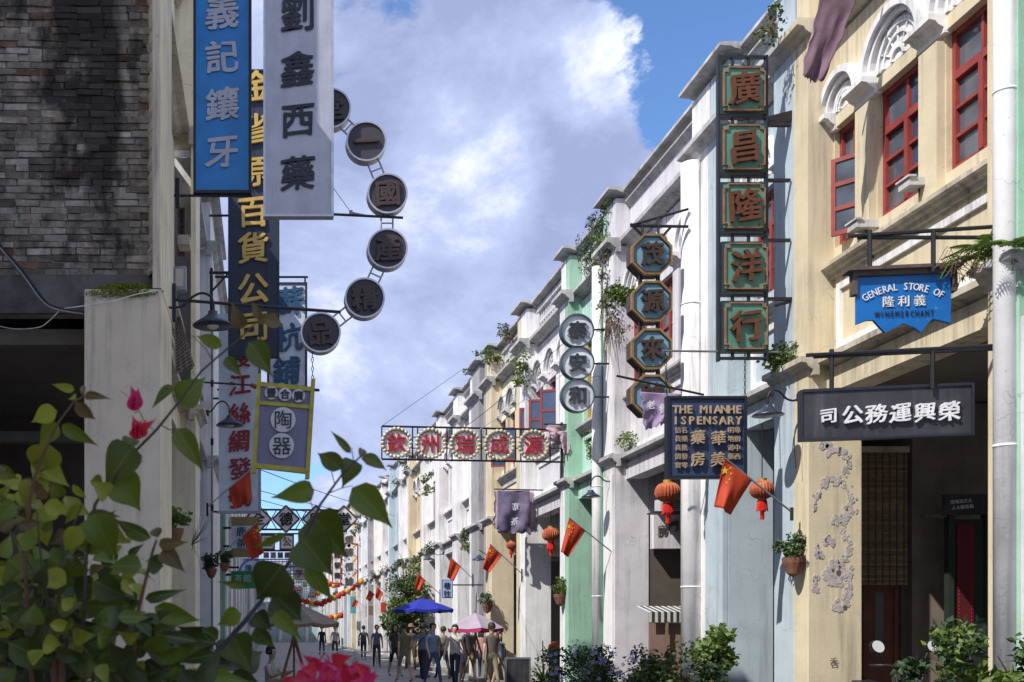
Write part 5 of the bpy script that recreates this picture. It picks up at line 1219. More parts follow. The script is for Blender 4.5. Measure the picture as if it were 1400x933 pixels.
# ---------------------------------------------------------------- parasols
def parasol(label, cx, Y, ztip, w, h, m, sides=8, legs=False, skirt=.10, valm=None, stripe=None, lean=0, legm=None):
    X = PX(cx, Y); t = thing('parasol', label, 'parasol', (X, Y, 0)); rim = []
    for k in range(sides): a = 2*math.pi*(k+.5)/sides; rim.append(Vector((X + w*math.cos(a), Y + w*math.sin(a), ztip - h + lean*math.cos(a))))
    top = Vector((X, Y, ztip))
    for k in range(sides):
        a, b_ = rim[k], rim[(k+1) % sides]; n = 6; mb = MB(); vs = []
        for i in range(n+1):
            for j in range(5):
                u = i/n; v = j/4; p = top.lerp(a.lerp(b_, v), u); p.z += math.sin(u*math.pi)*.04*h - math.sin(v*math.pi)*.10*h*u; vs.append(p)
        mb.add(vs, [(i*5+j, i*5+j+1, i*5+j+6, i*5+j+5) for i in range(n) for j in range(4)])
        vv = []
        for j in range(9):
            v = j/8; p = a.lerp(b_, v); p.z -= math.sin(v*math.pi)*.10*h; vv += [p, p - Vector((0, 0, skirt*(.7 + .3*abs(math.sin(v*9.4)))))]
        mb.add(vv, [(2*j, 2*j+1, 2*j+3, 2*j+2) for j in range(8)], 1)
        o = part('canopy_panel', mb, [stripe if (stripe and k % 2) else m, valm or m], t); mm = o.modifiers.new('s', 'SOLIDIFY'); mm.thickness = .006
        mb = MB(); mb.tube([top - Vector((0, 0, .03)), a - Vector((0, 0, .02))], .008, 5); part('rib', mb, legm or galv, t)
    mb = MB(); mb.tube([(X, Y, .003), (X, Y, ztip + .06)], .022, 8); part('pole', mb, legm or galv, t)
    if legs:
        for s_ in (-1, 1):
            mb = MB(); mb.tube([(X + .42*s_, Y - .1, .003), (X - .1*s_, Y, ztip - .25)], .028, 6); part('leg', mb, wood, t)
    else: mb = MB(); mb.lathe((X, Y, .003), [(.25, 0), (.25, .08), (.05, .12)], 14); part('base', mb, stone, t)
    return t
pblue = mat('royal_blue_canvas', (.012, .025, .36), .7, 0, .15, 4, sub=.15); pw2 = mat('pale_lilac_canvas', (.42, .36, .44), .75, sub=.15); pr2 = mat('magenta_canvas_band', (.45, .03, .14), .75, sub=.1); beige = mat('beige_canvas', (.34, .30, .24), .8, 0, .25, 4, sub=.2)
parasol('royal blue parasol in front of the vine tree', 578, 36, PZ(818, 36), 1.02, .36, pblue, legm=mat('blue_parasol_pole', (.03, .04, .15), .4))
parasol('pink and white striped parasol on crossed wooden legs', 650, 31, PZ(838, 31), .82, .42, pw2, 6, True, .12, pr2, None, legm=wood)
parasol('beige canvas parasol with wooden ribs behind the bougainvillea leaves', 402, 19, PZ(823, 19), .82, .36, beige, 8, True, .06, wood, None, legm=wood)


# ---------------------------------------------------------------- scooter
t = thing('scooter', 'dark scooter with round mirror parked in the cream arcade', 'scooter', (PX(1217, 12.6), 12.6, .152)); X, Y, Z = PX(1217, 12.6), 12.6, .152; SZ = 1.0
sm1 = mat('black_scooter_plastic', (.02, .02, .024), .25, spec=.6, bump=.02)
def T(x, y, z): return (X + x*SZ, Y + y*SZ, Z + z*SZ)
mb = MB()
for i in range(2):
    pass
for (y, nm) in ((-.55, 'wheel'), (.62, 'wheel')):
    mb = MB(); n = 20
    vs = []; fs = []
    for i in range(n):
        a = 2*math.pi*i/n
        for j in range(6): b_ = 2*math.pi*j/6; r_ = .21 + .045*math.cos(b_); vs.append(T(.045*math.sin(b_), y + r_*math.cos(a), .255 + r_*math.sin(a)))
    for i in range(n):
        for j in range(6): fs.append((i*6+j, i*6+(j+1) % 6, ((i+1) % n)*6+(j+1) % 6, ((i+1) % n)*6+j))
    mb.add(vs, fs); w = part('wheel', mb, iron, t, True); mb = MB(); c = Vector(T(0, y, .255)); mb.tube([c - Vector((.04, 0, 0)), c + Vector((.04, 0, 0))], .15, 14); part('rim', mb, galv, w)
mb = MB(); mb.prism([(T(0, y, z)[1], T(0, y, z)[2]) for y, z in ((-.32, .95), (-.46, .62), (-.40, .30), (-.30, .22), (.05, .22), (.18, .42), (.72, .55), (.80, .72), (.30, .74), (.12, .62), (.02, .34), (-.24, .34), (-.24, .92))], T(-.13, 0, 0)[0], T(.13, 0, 0)[0], 'x'); bevel(part('body', mb, sm1, t), .03, 3)
mb = MB(); mb.prism([(T(0, y, z)[1], T(0, y, z)[2]) for y, z in ((.10, .74), (.16, .82), (.50, .82), (.80, .86), (.82, .76))], T(-.14, 0, 0)[0], T(.14, 0, 0)[0], 'x'); bevel(part('seat', mb, iron, t), .03, 3)
mb = MB(); mb.tube([T(-.34, -.18, 1.03), T(-.2, -.28, 1.04), T(0, -.31, 1.0), T(.2, -.28, 1.04), T(.34, -.18, 1.03)], .018, 8); part('handlebar', mb, iron, t, True)
mb = MB(); mb.lathe(T(0, -.36, .93), [(.02, -.10), (.12, -.05), (.13, .05), (.03, .11)], 14); part('headlight_housing', mb, sm1, t, True); mb = MB(); mb.disc(T(0, -.47, .93), .09, -.02, .01, 20); part('headlight', mb, glass, t)
for s_ in (-1, 1):
    mb = MB(); mb.tube([T(.22*s_, -.26, 1.05), T(.27*s_, -.25, 1.16), T(.30*s_, -.24, 1.21)], .008, 6); m_o = part('mirror_stem', mb, iron, t)
    mb = MB(); mb.disc(T(.31*s_, -.26, 1.25), .068, -.012, .015, 20); mr = part('mirror', mb, iron, t); mb = MB(); mb.disc(T(.31*s_, -.30, 1.25), .066, -.016, -.0125, 20); mb.v = [(x, y + (z - T(0, 0, 1.25)[2]) * .42, z) for x, y, z in mb.v]; part('mirror_glass', mb, mat('painted_sky_reflection', (.5, .5, .52), .3, 0, 0, bump=0), mr)  # even pale colour stands in for the sky reflected in the mirror
mb = MB(); mb.tube([T(0, -.55, .255), T(0, -.36, .85)], .03, 8); part('fork', mb, galv, t)

# ---------------------------------------------------------------- people
def person(label, X, Y, face, top, bottom, hair, walk=.3, arm=.15, seat=False, hscale=1.0, skirt=False, hairlong=False, hat=None, arms_up=0):
    t = thing('person', label, 'person', (X, Y, 0)); h = hscale
    J = {}; E_ = []; Rr = []; vs = []
    def j(n, x, y, z, r, p=None):
        J[n] = len(vs); vs.append((x*h, y*h, z*h)); Rr.append(r*h)
        if p: E_.append((J[p], J[n]))
    zb = .93 if not seat else .45
    j('pel', 0, 0, zb, .125); j('bel', 0, .005, zb+.14, .118, 'pel'); j('che', 0, 0, zb+.35, .135, 'bel'); j('nec', 0, 0, zb+.53, .052, 'che'); j('nk2', 0, -.01, zb+.59, .048, 'nec')
    j('hd1', 0, -.015, zb+.64, .072, 'nk2'); j('hd2', 0, -.01, zb+.72, .088, 'hd1'); j('hd3', 0, 0, zb+.79, .072, 'hd2')
    for s, nm in ((-1, 'l'), (1, 'r')):
        j('sh'+nm, .17*s, 0, zb+.46, .058, 'che')
        sw = walk*.45*s
        if arms_up: j('el'+nm, .23*s, -.12, zb+.26, .042, 'sh'+nm); j('wr'+nm, .14*s, -.32, zb+.34, .029, 'el'+nm)
        else: j('el'+nm, .23*s, sw*.5+.02, zb+.20, .042, 'sh'+nm); j('wr'+nm, .25*s, sw-.08, zb-.03, .029, 'el'+nm)
        j('ha'+nm, .245*s if not arms_up else .11*s, (sw-.10) if not arms_up else -.38, (zb-.09) if not arms_up else zb+.36, .032, 'wr'+nm)
        for k, (dx, l) in enumerate(((-.022, .075), (-.007, .09), (.008, .085), (.022, .07))):
            a = vs[J['ha'+nm]]; j(f'f{nm}{k}', a[0]/h, a[1]/h + dx, a[2]/h - (l if not arms_up else -.02), .008, 'ha'+nm)
        j('th'+nm, (.245*s if not arms_up else .11*s) - .03*s, (sw-.13) if not arms_up else -.41, (zb-.12) if not arms_up else zb+.38, .009, 'ha'+nm)
        if not seat:
            j('hp'+nm, .09*s, 0, zb-.06, .095, 'pel'); j('kn'+nm, .095*s, -walk*.35*s - .03, .50, .062, 'hp'+nm); j('an'+nm, .10*s, -walk*.6*s + (.06 if s < 0 else .0), .09, .040, 'kn'+nm); j('to'+nm, .11*s, -walk*.6*s - .15, .035, .034, 'an'+nm)
        else:
            j('hp'+nm, .10*s, -.05, zb-.02, .095, 'pel'); j('kn'+nm, .14*s, -.42, zb+.02, .062, 'hp'+nm); j('an'+nm, .13*s, -.40, .09, .040, 'kn'+nm); j('to'+nm, .13*s, -.54, .035, .034, 'an'+nm)
    me = bpy.data.meshes.new('body'); me.from_pydata(vs, E_, []); o = link('body', me, None, t, (0, 0, 0))
    sk = o.modifiers.new('skin', 'SKIN'); o.modifiers.new('sub', 'SUBSURF').levels = 1
    for i, v in enumerate(me.skin_vertices[0].data): v.radius = (Rr[i] * (1.25 if i in (J['che'], J['bel'], J['pel']) else 1), Rr[i] * (.85 if i in (J['che'], J['bel'], J['pel']) else 1)); v.use_root = (i == 0)
    dg = bpy.context.evaluated_depsgraph_get(); m2 = bpy.data.meshes.new_from_object(o.evaluated_get(dg)); o.modifiers.clear(); o.data = m2
    m2.materials.clear()
    for m in (skin, top, bottom): m2.materials.append(m)
    for p in m2.polygons:
        p.use_smooth = True; c = p.center; z = c.z/h; x = abs(c.x)/h
        if z > zb + .545: k = 0
        elif not seat and z < .07: k = 2
        elif x > .19 and z < zb + .30 and not (z < .8 and not seat and x < .16): k = 0
        elif arms_up and c.y/h < -.16 and z > zb + .2: k = 0
        elif z > zb + .02: k = 1
        elif skirt and z < .5: k = 0
        else: k = 2
        p.material_index = k
    # hair, face
    hz = (zb + .735) * h; mb = MB(); mb.lathe((0, .012*h, hz), [(.001, .118*h), (.05*h, .112*h), (.085*h, .075*h), (.102*h, .02*h), (.10*h, -.04*h if not hairlong else -.16*h), (.085*h, -.06*h if not hairlong else -.22*h)], 16)
    mb.v = [(x, y if y > -.055*h or z > hz + .045*h else -.052*h, z) for x, y, z in mb.v]
    hm = mat(hair[0], hair[1], .6, coord='object'); me2 = bpy.data.meshes.new('hair'); me2.from_pydata(mb.v, [], mb.f); me2.materials.append(hm); link('hair', me2, None, t)
    mb = MB(); mb.lathe((0, -.098*h, hz - .03*h), [(.002, .02*h), (.014*h, -.012*h), (.003, -.02*h)], 8); me2 = bpy.data.meshes.new('nose'); me2.from_pydata(mb.v, [], mb.f); me2.materials.append(skin); link('nose', me2, None, t)
    for s in (-1, 1):
        mb = MB(); mb.lathe((.032*s*h, -.088*h, hz), [(.001, -.008), (.010, 0), (.001, .008)], 8); me2 = bpy.data.meshes.new('eye'); me2.from_pydata(mb.v, [], mb.f); me2.materials.append(iron); link('eye', me2, None, t)
        mb = MB(); mb.lathe((.092*s*h, 0, hz - .01*h), [(.001, -.03*h), (.014*h, 0), (.001, .03*h)], 8); me2 = bpy.data.meshes.new('ear'); me2.from_pydata(mb.v, [], mb.f); me2.materials.append(skin); link('ear', me2, None, t)
    if hat:
        mb = MB(); mb.lathe((0, 0, hz + .02*h), [(.17*h, 0), (.105*h, .03*h), (.10*h, .10*h), (.03*h, .13*h)], 18); me2 = bpy.data.meshes.new('hat'); me2.from_pydata(mb.v, [], mb.f); me2.materials.append(hat); link('hat', me2, None, t)
    if not seat and int(X * 100) % 2 == 0:
        mb = MB(); mb.box(.20*h, .27*h, -.12*h, .14*h, .72*h, .98*h); me2 = bpy.data.meshes.new('bag'); me2.from_pydata(mb.v, [], mb.f); me2.materials.append(hat or (redw, wood, blk_, clothl)[int(abs(X*7)) % 4]); bevel(link('bag', me2, None, t), .02)
        mb = MB(); mb.tube([(.24*h, -.02, .97*h), (.12*h, -.14*h, 1.25*h), (-.10*h, -.10*h, 1.42*h), (-.14*h, 0, 1.45*h), (-.02*h, .13*h, 1.3*h), (.24*h, .04, .97*h)], .012, 5); me2 = bpy.data.meshes.new('bag_strap'); me2.from_pydata(mb.v, [], mb.f); me2.materials.append(blk_); link('bag_strap', me2, None, t)
    t.rotation_euler = (0, 0, R(face)); return t
def cm(n, c): return mat(n, c, .85, 0, .2, 8, coord='object')
bh = ('black_hair', (.012, .01, .01)); brh = ('dark_brown_hair', (.035, .02, .014))
dkg = cm('dark_grey_cloth', (.06, .058, .065)); nvy = cm('navy_cloth', (.025, .03, .06)); bge = cm('khaki_cloth', (.22, .19, .14)); gyb = cm('grey_blue_cloth', (.14, .16, .22)); brn = cm('brown_cloth', (.11, .085, .07)); wht = cm('off_white_cloth', (.5, .48, .45)); blk_ = cm('black_cloth', (.02, .02, .022))
lbl = cm('light_blue_cloth', (.22, .32, .48)); pnk = cm('dull_pink_cloth', (.40, .20, .20)); olv = cm('olive_cloth', (.14, .15, .08)); jea = cm('blue_jeans', (.07, .10, .18))
PL = [('person in light blue shirt and jeans leading the group under the parasols', 592, 31, 15, lbl, jea, bh, .5, {}), ('person in dull pink top and long hair close to the striped parasol', 660, 33, 170, pnk, jea, brh, .4, dict(hairlong=True, hscale=.94)),
      ('person in olive shirt and shorts left of the tree', 553, 33, 195, olv, bge, bh, .5, dict(skirt=True)), ('person in white shirt between the two parasols', 622, 30, 340, wht, nvy, bh, .55, dict(hscale=.97)), ('small person in light blue top and khaki skirt beside the pillar', 683, 30, 30, lbl, bge, brh, .3, dict(hscale=.86, skirt=True, hairlong=True)), ('person in grey-blue top and navy trousers walking under the blue parasol', 578, 34, 160, gyb, nvy, bh, .5, {}), ('person in black top and short skirt with bare legs walking left of the blue parasol', 540, 37, 10, dkg, blk_, bh, .6, dict(skirt=True, hairlong=True)),
      ('person in brown shirt and khaki trousers next to the striped parasol', 672, 29, 190, brn, bge, brh, .35, {}), ('person in grey top and khaki shorts beneath the striped parasol', 640, 32, 20, dkg, bge, bh, .4, dict(skirt=True)),
      ('person in khaki top with dark trousers right of the blue parasol', 606, 35, 200, bge, nvy, brh, .5, dict(hscale=.95)), ('person in grey top far off in front of the vine tree', 515, 46, 0, gyb, dkg, bh, .4, {}),
      ('person in dark clothes far off left of the walkers', 497, 56, 170, dkg, nvy, bh, .4, {}), ('person in brown top walking behind the grey-blue one', 562, 43, 185, brn, dkg, bh, .5, dict(hat=wood)), ('person in off-white top in the far street behind the magenta flowers', 458, 60, 5, wht, dkg, bh, .3, {}), ('person in dark clothes in the far street left of the off-white one', 440, 66, 5, blk_, nvy, bh, .3, {})]
for lab, px, Y, fc, tp, bt, hr, wk, kw in PL: person(lab, PX(px, Y), Y, fc, tp, bt, hr, wk, **kw)
person('seated person with black hair and white top beneath the beige parasol', PX(371, 20.5), 20.5, 60, wht, blk_, bh, seat=True, arms_up=1)
t = thing('stool', 'low wooden stool under the seated person in white', 'stool', (PX(371, 20.5), 20.5, 0)); X, Y = PX(371, 20.5), 20.5
mb = MB(); mb.box(X-.18, X+.18, Y-.16, Y+.18, .30, .34); part('seat', mb, wood, t)
for sx in (-1, 1):
    for sy in (-1, 1): mb = MB(); mb.box(X+.15*sx-.02, X+.15*sx+.02, Y+.01+.14*sy-.02, Y+.01+.14*sy+.02, .003, .30); part('leg', mb, wood, t)
t = thing('stall_table', 'wooden vendor table with small goods beneath the beige parasol', 'table', (PX(410, 18.2), 18.2, 0)); X, Y = PX(412, 18.2), 18.2
mb = MB(); mb.box(X-.55, X+.55, Y-.3, Y+.3, .72, .76); part('table_top', mb, wood, t)
for sx in (-1, 1):
    for sy in (-1, 1): mb = MB(); mb.box(X+.5*sx-.025, X+.5*sx+.025, Y+.25*sy-.025, Y+.25*sy+.025, .003, .72); part('leg', mb, wood, t)
# railing and planters in the far street
t = thing('street_railing', 'low white railing across the far side of the street', 'railing', (3.5, 48, 0)); mb = MB()
for z in (.25, .55): mb.tube([(2.0, 50, z), (6.0, 50, z)], .03, 6)
part('rail', mb, white, t)
for k in range(5): mb = MB(); mb.tube([(2.0 + k, 50, .003), (2.0 + k, 50, .6)], .03, 6); part('post', mb, white, t)
t = thing('display_board', 'dark framed board leaning at the foot of the white pillar', 'board', (6.1, 27, 0)); mb = MB(); mb.box(5.9, 6.45, 27.0, 27.06, .1, .85); part('panel', mb, blk, t)
mb = MB(); mb.box(5.86, 6.49, 26.99, 27.07, .85, .90); mb.box(5.86, 5.9, 26.99, 27.07, .003, .85); mb.box(6.45, 6.49, 26.99, 27.07, .003, .85); part('frame', mb, galv, t)
t = thing('litter_bin', 'dark bin with red dome lid in the arcade by the spiky plant', 'bin', (6.95, 26, .15)); mb = MB(); mb.lathe((6.9, 26.2, .152), [(.16, 0), (.18, .95)], 16); part('body', mb, blk, t); mb = MB(); mb.lathe((6.9, 26.2, 1.1), [(.19, 0), (.17, .12), (.05, .2)], 16); part('lid', mb, lantm, t, True)

# ---------------------------------------------------------------- far signs
t = thing('lane_sign', 'small pale blue lane sign with two dark characters', 'sign', P(611, 806, 33)); Y = 33
mb = MB(); pbox(mb, 604, 793, 619, 818, Y, -.03, .03); part('panel', mb, mat('lane_sign_blue_edge', (.03, .12, .45), .5), t); mb = MB(); pbox(mb, 605, 794, 618, 817, Y, -.04, -.03); part('face', mb, mat('lane_sign_pale_face', (.38, .46, .72), .5), t)
char('巷', 611, 801, 10, Y, inkn, t, 'plain', .02, dy=-.05); char('往', 611, 812, 10, Y, inkn, t, 'plain', .02, dy=-.05); mb = MB(); pbar(mb, 619, 800, 660, 800, Y, .02); part('bracket', mb, iron, t)
# tea sign, green sign, round blue sign on the left
t = thing('tea_sign', 'pale blue board with two characters between ochre bands on the left', 'sign', P(334, 734, 27)); Y = 27
och = mat('ochre_board', (.26, .18, .07), .7); mb = MB(); pbox(mb, 316, 719, 354, 750, Y, -.03, .03); part('panel', mb, pale, t)
for a, b_ in ((707, 719), (750, 762)): mb = MB(); pbox(mb, 316, a, 354, b_, Y, -.04, .04); part('band', mb, och, t)
char('鹿', 330, 727, 14, Y, inkb, t, 'plain', .03, dy=-.05); char('茶', 330, 743, 14, Y, inkb, t, 'plain', .03, dy=-.05); mb = MB(); pbar(mb, 305, 722, 317, 722, Y, .03); pbar(mb, 305, 747, 317, 747, Y, .03); part('bracket', mb, iron, t)
t = thing('green_sign', 'green board with faint pale characters below the tea sign', 'sign', P(327, 792, 27.5)); Y = 27.5
mb = MB(); pbox(mb, 316, 781, 348, 805, Y, -.03, .03); part('panel', mb, mat('green_sign_board', (.02, .22, .06), .5), t)
for ch, x in (('茶', 326), ('館', 338)): char(ch, x, 791, 11, Y, mintp, t, 'plain', .03, dy=-.05)
mb = MB(); pbar(mb, 306, 786, 317, 786, Y, .03); part('bracket', mb, iron, t)
t = thing('round_sign', 'round pale blue sign half hidden by the wide dark leaf', 'sign', P(346, 784, 29)); Y = 29
mb = MB(); mb.disc(P(346, 784, Y), 20*Y/F, -.03, .03, 36); part('disc', mb, mat('round_sign_blue', (.10, .20, .55), .5), t); mb = MB(); mb.disc(P(346, 784, Y), 17*Y/F, -.04, -.03, 36); part('face', mb, pale, t)
for ch, x, y in (('陳', 340, 777), ('記', 352, 777), ('酒', 346, 791)): char(ch, x, y, 10, Y, inkb, t, 'plain', .03, dy=-.05)
mb = MB(); pbar(mb, 309, 776, 327, 776, Y, .03); part('bracket', mb, iron, t)
# diamond frame
t = thing('diamond_frame_sign', 'iron frame across the street with white diamond plates and black characters', 'sign', P(395, 711, 33)); Y = 33; wdm = smat('white_diamond_plate', (.78, .77, .76)); mb = MB(); pbar(mb, 352, 697, 470, 698, Y, .03); pbar(mb, 352, 724, 470, 725, Y, .03); pbar(mb, 330, 697, 352, 697, Y, .03); pbar(mb, 316, 711, 352, 711, Y, .03)
for x in (370.5, 412, 453): pbar(mb, x-8, 697, x+8, 724, Y, .015); pbar(mb, x+8, 697, x-8, 724, Y, .015)
part('iron_frame', mb, iron, t)
for ch, x in (('全', 353), ('德', 391), ('興', 432), ('堂', 470)):
    c = P(x, 710, Y); r_ = 18*Y/F
    mb = MB(); mb.prism([(c.x - r_, c.z), (c.x, c.z + r_), (c.x + r_, c.z), (c.x, c.z - r_)], Y - .03, Y + .03, 'y'); d = part('plate', mb, wdm, t)
    mb = MB()
    for a in range(4):
        p0 = (math.cos(a*math.pi/2), math.sin(a*math.pi/2)); p1 = (math.cos((a+1)*math.pi/2), math.sin((a+1)*math.pi/2)); mb.tube([(c.x + p0[0]*r_*1.02, Y-.03, c.z + p0[1]*r_*1.02), (c.x + p1[0]*r_*1.02, Y-.03, c.z + p1[1]*r_*1.02)], .03, 5)
    part('edge', mb, oldw, d); char(ch, x, 710, 19, Y, blk_, d, 'brush', .03, dy=-.05)
# square plates, small row and lattice
t = thing('square_plate_sign', 'row of pale square plates with ochre characters beyond the diamond frame', 'sign', P(385, 741, 40)); Y = 40
for ch, x in (('王', 366), ('公', 392), ('合', 418)):
    mb = MB(); pbox(mb, x-9, 732, x+9, 751, Y, -.03, .03); d = part('plate', mb, wdm, t); mb = MB()
    for a in ((x-10, 731, x+10, 733), (x-10, 750, x+10, 752), (x-10, 733, x-8, 750), (x+8, 733, x+10, 750)): pbox(mb, *a, Y, -.05, .04)
    part('edge', mb, oldw, d); char(ch, x, 741, 13, Y, och, d, 'bold', .03, dy=-.05)
mb = MB(); pbar(mb, 338, 730, 440, 730, Y, .03); pbar(mb, 338, 753, 440, 753, Y, .03); part('iron_frame', mb, iron, t)
t = thing('small_plate_sign', 'row of small white plates with dark characters over blue lattice', 'sign', P(390, 760, 46)); Y = 46; mb = MB()
for i, ch in enumerate('燒酒鋪陳年醋醬'):
    x = 364 + i * 9.6; q = MB(); pbox(q, x-3.8, 755, x+3.8, 763.5, Y, -.02, .02); d = part('plate', q, wdm, t); char(ch, x, 759.3, 7.5, Y, inkn, d, 'plain', .03, dy=-.04)
for y in (753.5, 765, 775, 785): pbar(mb, 336, y, 432, y, Y, .025)
for k in range(20): pbar(mb, 336 + k*5.05, 765, 336 + k*5.05, 785, Y, .012)
part('iron_frame', mb, mat('blue_painted_iron', (.03, .06, .22), .5), t)
t = thing('lattice_sign', 'square lattice sign with a central plate hanging over the far street', 'sign', P(408, 782, 52)); Y = 52; mb = MB()
for k in range(11): pbar(mb, 394 + k*3.6, 768, 394 + k*3.6, 818, Y, .02)
for k in range(13): pbar(mb, 394, 768 + k*4.15, 430, 768 + k*4.15, Y, .02)
pbar(mb, 338, 768, 394, 768, Y, .03); part('lattice', mb, blueg, t); mb = MB(); pbox(mb, 401, 776, 418, 792, Y, -.06, -.02); part('plate', mb, mat('beige_plate', (.42, .35, .28), .7), t); char('字', 409, 784, 11, Y, inkn, t, 'plain', .03, dy=-.08)
t = thing('lattice_sign', 'wide lattice gate sign low over the far street', 'sign', P(385, 835, 80)); Y = 80; mb = MB()
for k in range(16): pbar(mb, 350 + k*5, 816, 350 + k*5, 846, Y, .03)
for k in range(5): pbar(mb, 350, 816 + k*7.5, 425, 816 + k*7.5, Y, .03)
part('lattice', mb, blueg, t)
t = thing('diamond_column_sign', 'vertical chain of white diamonds with reddish characters on the far right row', 'sign', P(478, 765, 60)); Y = 60
for ch, x, y in (('錦', 477, 755), ('恒', 477, 775), ('餘', 477, 795), ('榮', 477, 738)):
    c = P(x, y, Y); r_ = 11.5*Y/F; mb = MB(); mb.prism([(c.x - r_, c.z), (c.x, c.z + r_), (c.x + r_, c.z), (c.x, c.z - r_)], Y - .03, Y + .03, 'y'); d = part('plate', mb, wdm, t); char(ch, x, y, 12, Y, oldw, d, 'brush', .03, dy=-.05)
mb = MB(); pbar(mb, 466, 744, 466, 800, Y, .04); pbar(mb, 489, 744, 489, 800, Y, .04); pbar(mb, 466, 744, 489, 744, Y, .04); pbar(mb, 466, 800, 489, 800, Y, .04)
for k in range(3): pbar(mb, 466, 744+k*19, 489, 763+k*19, Y, .025); pbar(mb, 489, 744+k*19, 466, 763+k*19, Y, .025)
part('iron_frame', mb, redw, t)
t = thing('round_column_sign', 'vertical chain of round white plates with black characters on the far right row', 'sign', P(462, 775, 66)); Y = 66
for ch, x, y in (('錢', 461, 759), ('發', 461, 773), ('商', 461, 787)):
    mb = MB(); mb.disc(P(x, y, Y), 6.3*Y/F, -.04, .04, 20); d = part('plate', mb, wdm, t); char(ch, x, y, 9, Y, inkn, d, 'bold', .03, dy=-.06)
mb = MB(); pbar(mb, 454.5, 750, 454.5, 798, Y, .04); pbar(mb, 467.5, 750, 467.5, 798, Y, .04); pbar(mb, 454.5, 798, 490, 798, Y, .04); part('iron_frame', mb, redw, t)
for (x0, y0, x1, y1, m, Yb, lab, cat) in ((479, 816, 487, 839, mat('turquoise_board', (.08, .42, .46), .6), 75, 'turquoise board under the far lantern string', 'sign'), (504, 828, 510, 842, mat('brown_wood_plaque', (.20, .12, .07), .7), 60, 'small brown plaque on a far white pillar', 'sign'), (521, 824, 528, 838, lr_, 55, 'red framed board beside the vine tree', 'sign')):
    t = thing('wall_board', lab, cat, P((x0+x1)/2, (y0+y1)/2, Yb)); mb = MB(); pbox(mb, x0, y0, x1, y1, Yb, -.05, .05); part('panel', mb, m, t); mb = MB(); pbox(mb, x0-.7, y0-.7, x1+.7, y0, Yb, -.06, .06); pbox(mb, x0-.7, y1, x1+.7, y1+.7, Yb, -.06, .06); part('edge', mb, trim, t)
for k, (a, b_) in enumerate((((300, 655), (520, 712)), ((300, 667), (500, 720)), ((350, 640), (540, 706)))):
    cable('overhead_wire', ('upper', 'lower', 'middle')[k] + ' of the thin wires crossing the sky gap above the diamond frame', [a, ((a[0]+b_[0])/2, (a[1]+b_[1])/2 + 2), b_], [25, 32, 55], .010, iron, 'wire', 'thin wires over the street')

# ---------------------------------------------------------------- bougainvillea in the foreground
bg_ = thing('bougainvillea', 'bougainvillea with heart-shaped leaves and magenta bracts filling the lower left foreground', 'bougainvillea', (-.25, 1.7, 0))
YB = 1.7; rq = random.Random(12)
def leafmesh(L, w, curl, seed):
    r = random.Random(seed); mb = MB(); n = 8; vs = []
    for i in range(n + 1):
        u = i / n; wd = w * .5 * (math.sin(math.pi * u ** .60) ** (.75 + .75 * u) if 0 < u < 1 else 0) * 1.06
        for j, s in enumerate((-1, -.5, 0, .5, 1)):
            x = wd * s; bend = -curl * L * u * u; fold_ = abs(s) * wd * .42
            vs.append((x + .02*L*math.sin(u*3+seed), u * L, bend + fold_ + .012 * L * math.sin(u * 9 + s * 3 + seed)))
    fs = [(i*5+j, i*5+j+1, i*5+j+6, i*5+j+5) for i in range(n) for j in range(4)]
    mb.add(vs, fs); return mb
LC = {}
MASS = {}
def leaf(bx_, by_, tx, ty, w, tone=0, Y=None, roll=None, curl=None, m=None, name='leaf', petiole=True, mass=False):
    Y = Y or YB + rq.uniform(-.10, .10); a = P(bx_, by_, Y); b_ = P(tx, ty, Y + rq.uniform(-.03, .03)); L = (b_ - a).length; W_ = w * Y / F
    k = (round(W_ / L, 1), tone if m is None else m.name, rq.randrange(3))
    if k not in LC:
        mb = leafmesh(1.0, max(.12, k[0]) * 1.05, .22 + .16 * k[2], k[2]); me = bpy.data.meshes.new('leaf'); me.from_pydata(mb.v, [], mb.f); me.materials.append(m or leafm[tone]); me.polygons.foreach_set('use_smooth', [True] * len(me.polygons)); LC[k] = me
    o = None if mass else link(name, LC[k], None, bg_)
    yv = (b_ - a).normalized(); roll = rq.uniform(-.45, .45) if roll is None else roll
    nz = Vector((0, -1, 0)) - yv * Vector((0, -1, 0)).dot(yv); nz.normalize(); xv = yv.cross(nz); nz = (nz * math.cos(roll) + xv * math.sin(roll)); xv = yv.cross(nz)
    M = Matrix((xv, yv, nz)).transposed().to_4x4(); M.translation = a - wloc(bg_)
    M = M @ Matrix.Diagonal((L * (W_/L)/max(.12, k[0]), L, L, 1))
    if mass:
        q = MASS.setdefault(tone, MB()); T_ = Matrix.Translation(wloc(bg_)) @ M; q.add([T_ @ v.co for v in LC[k].vertices], [tuple(p.vertices) for p in LC[k].polygons]); return
    o.matrix_local = M
    return o
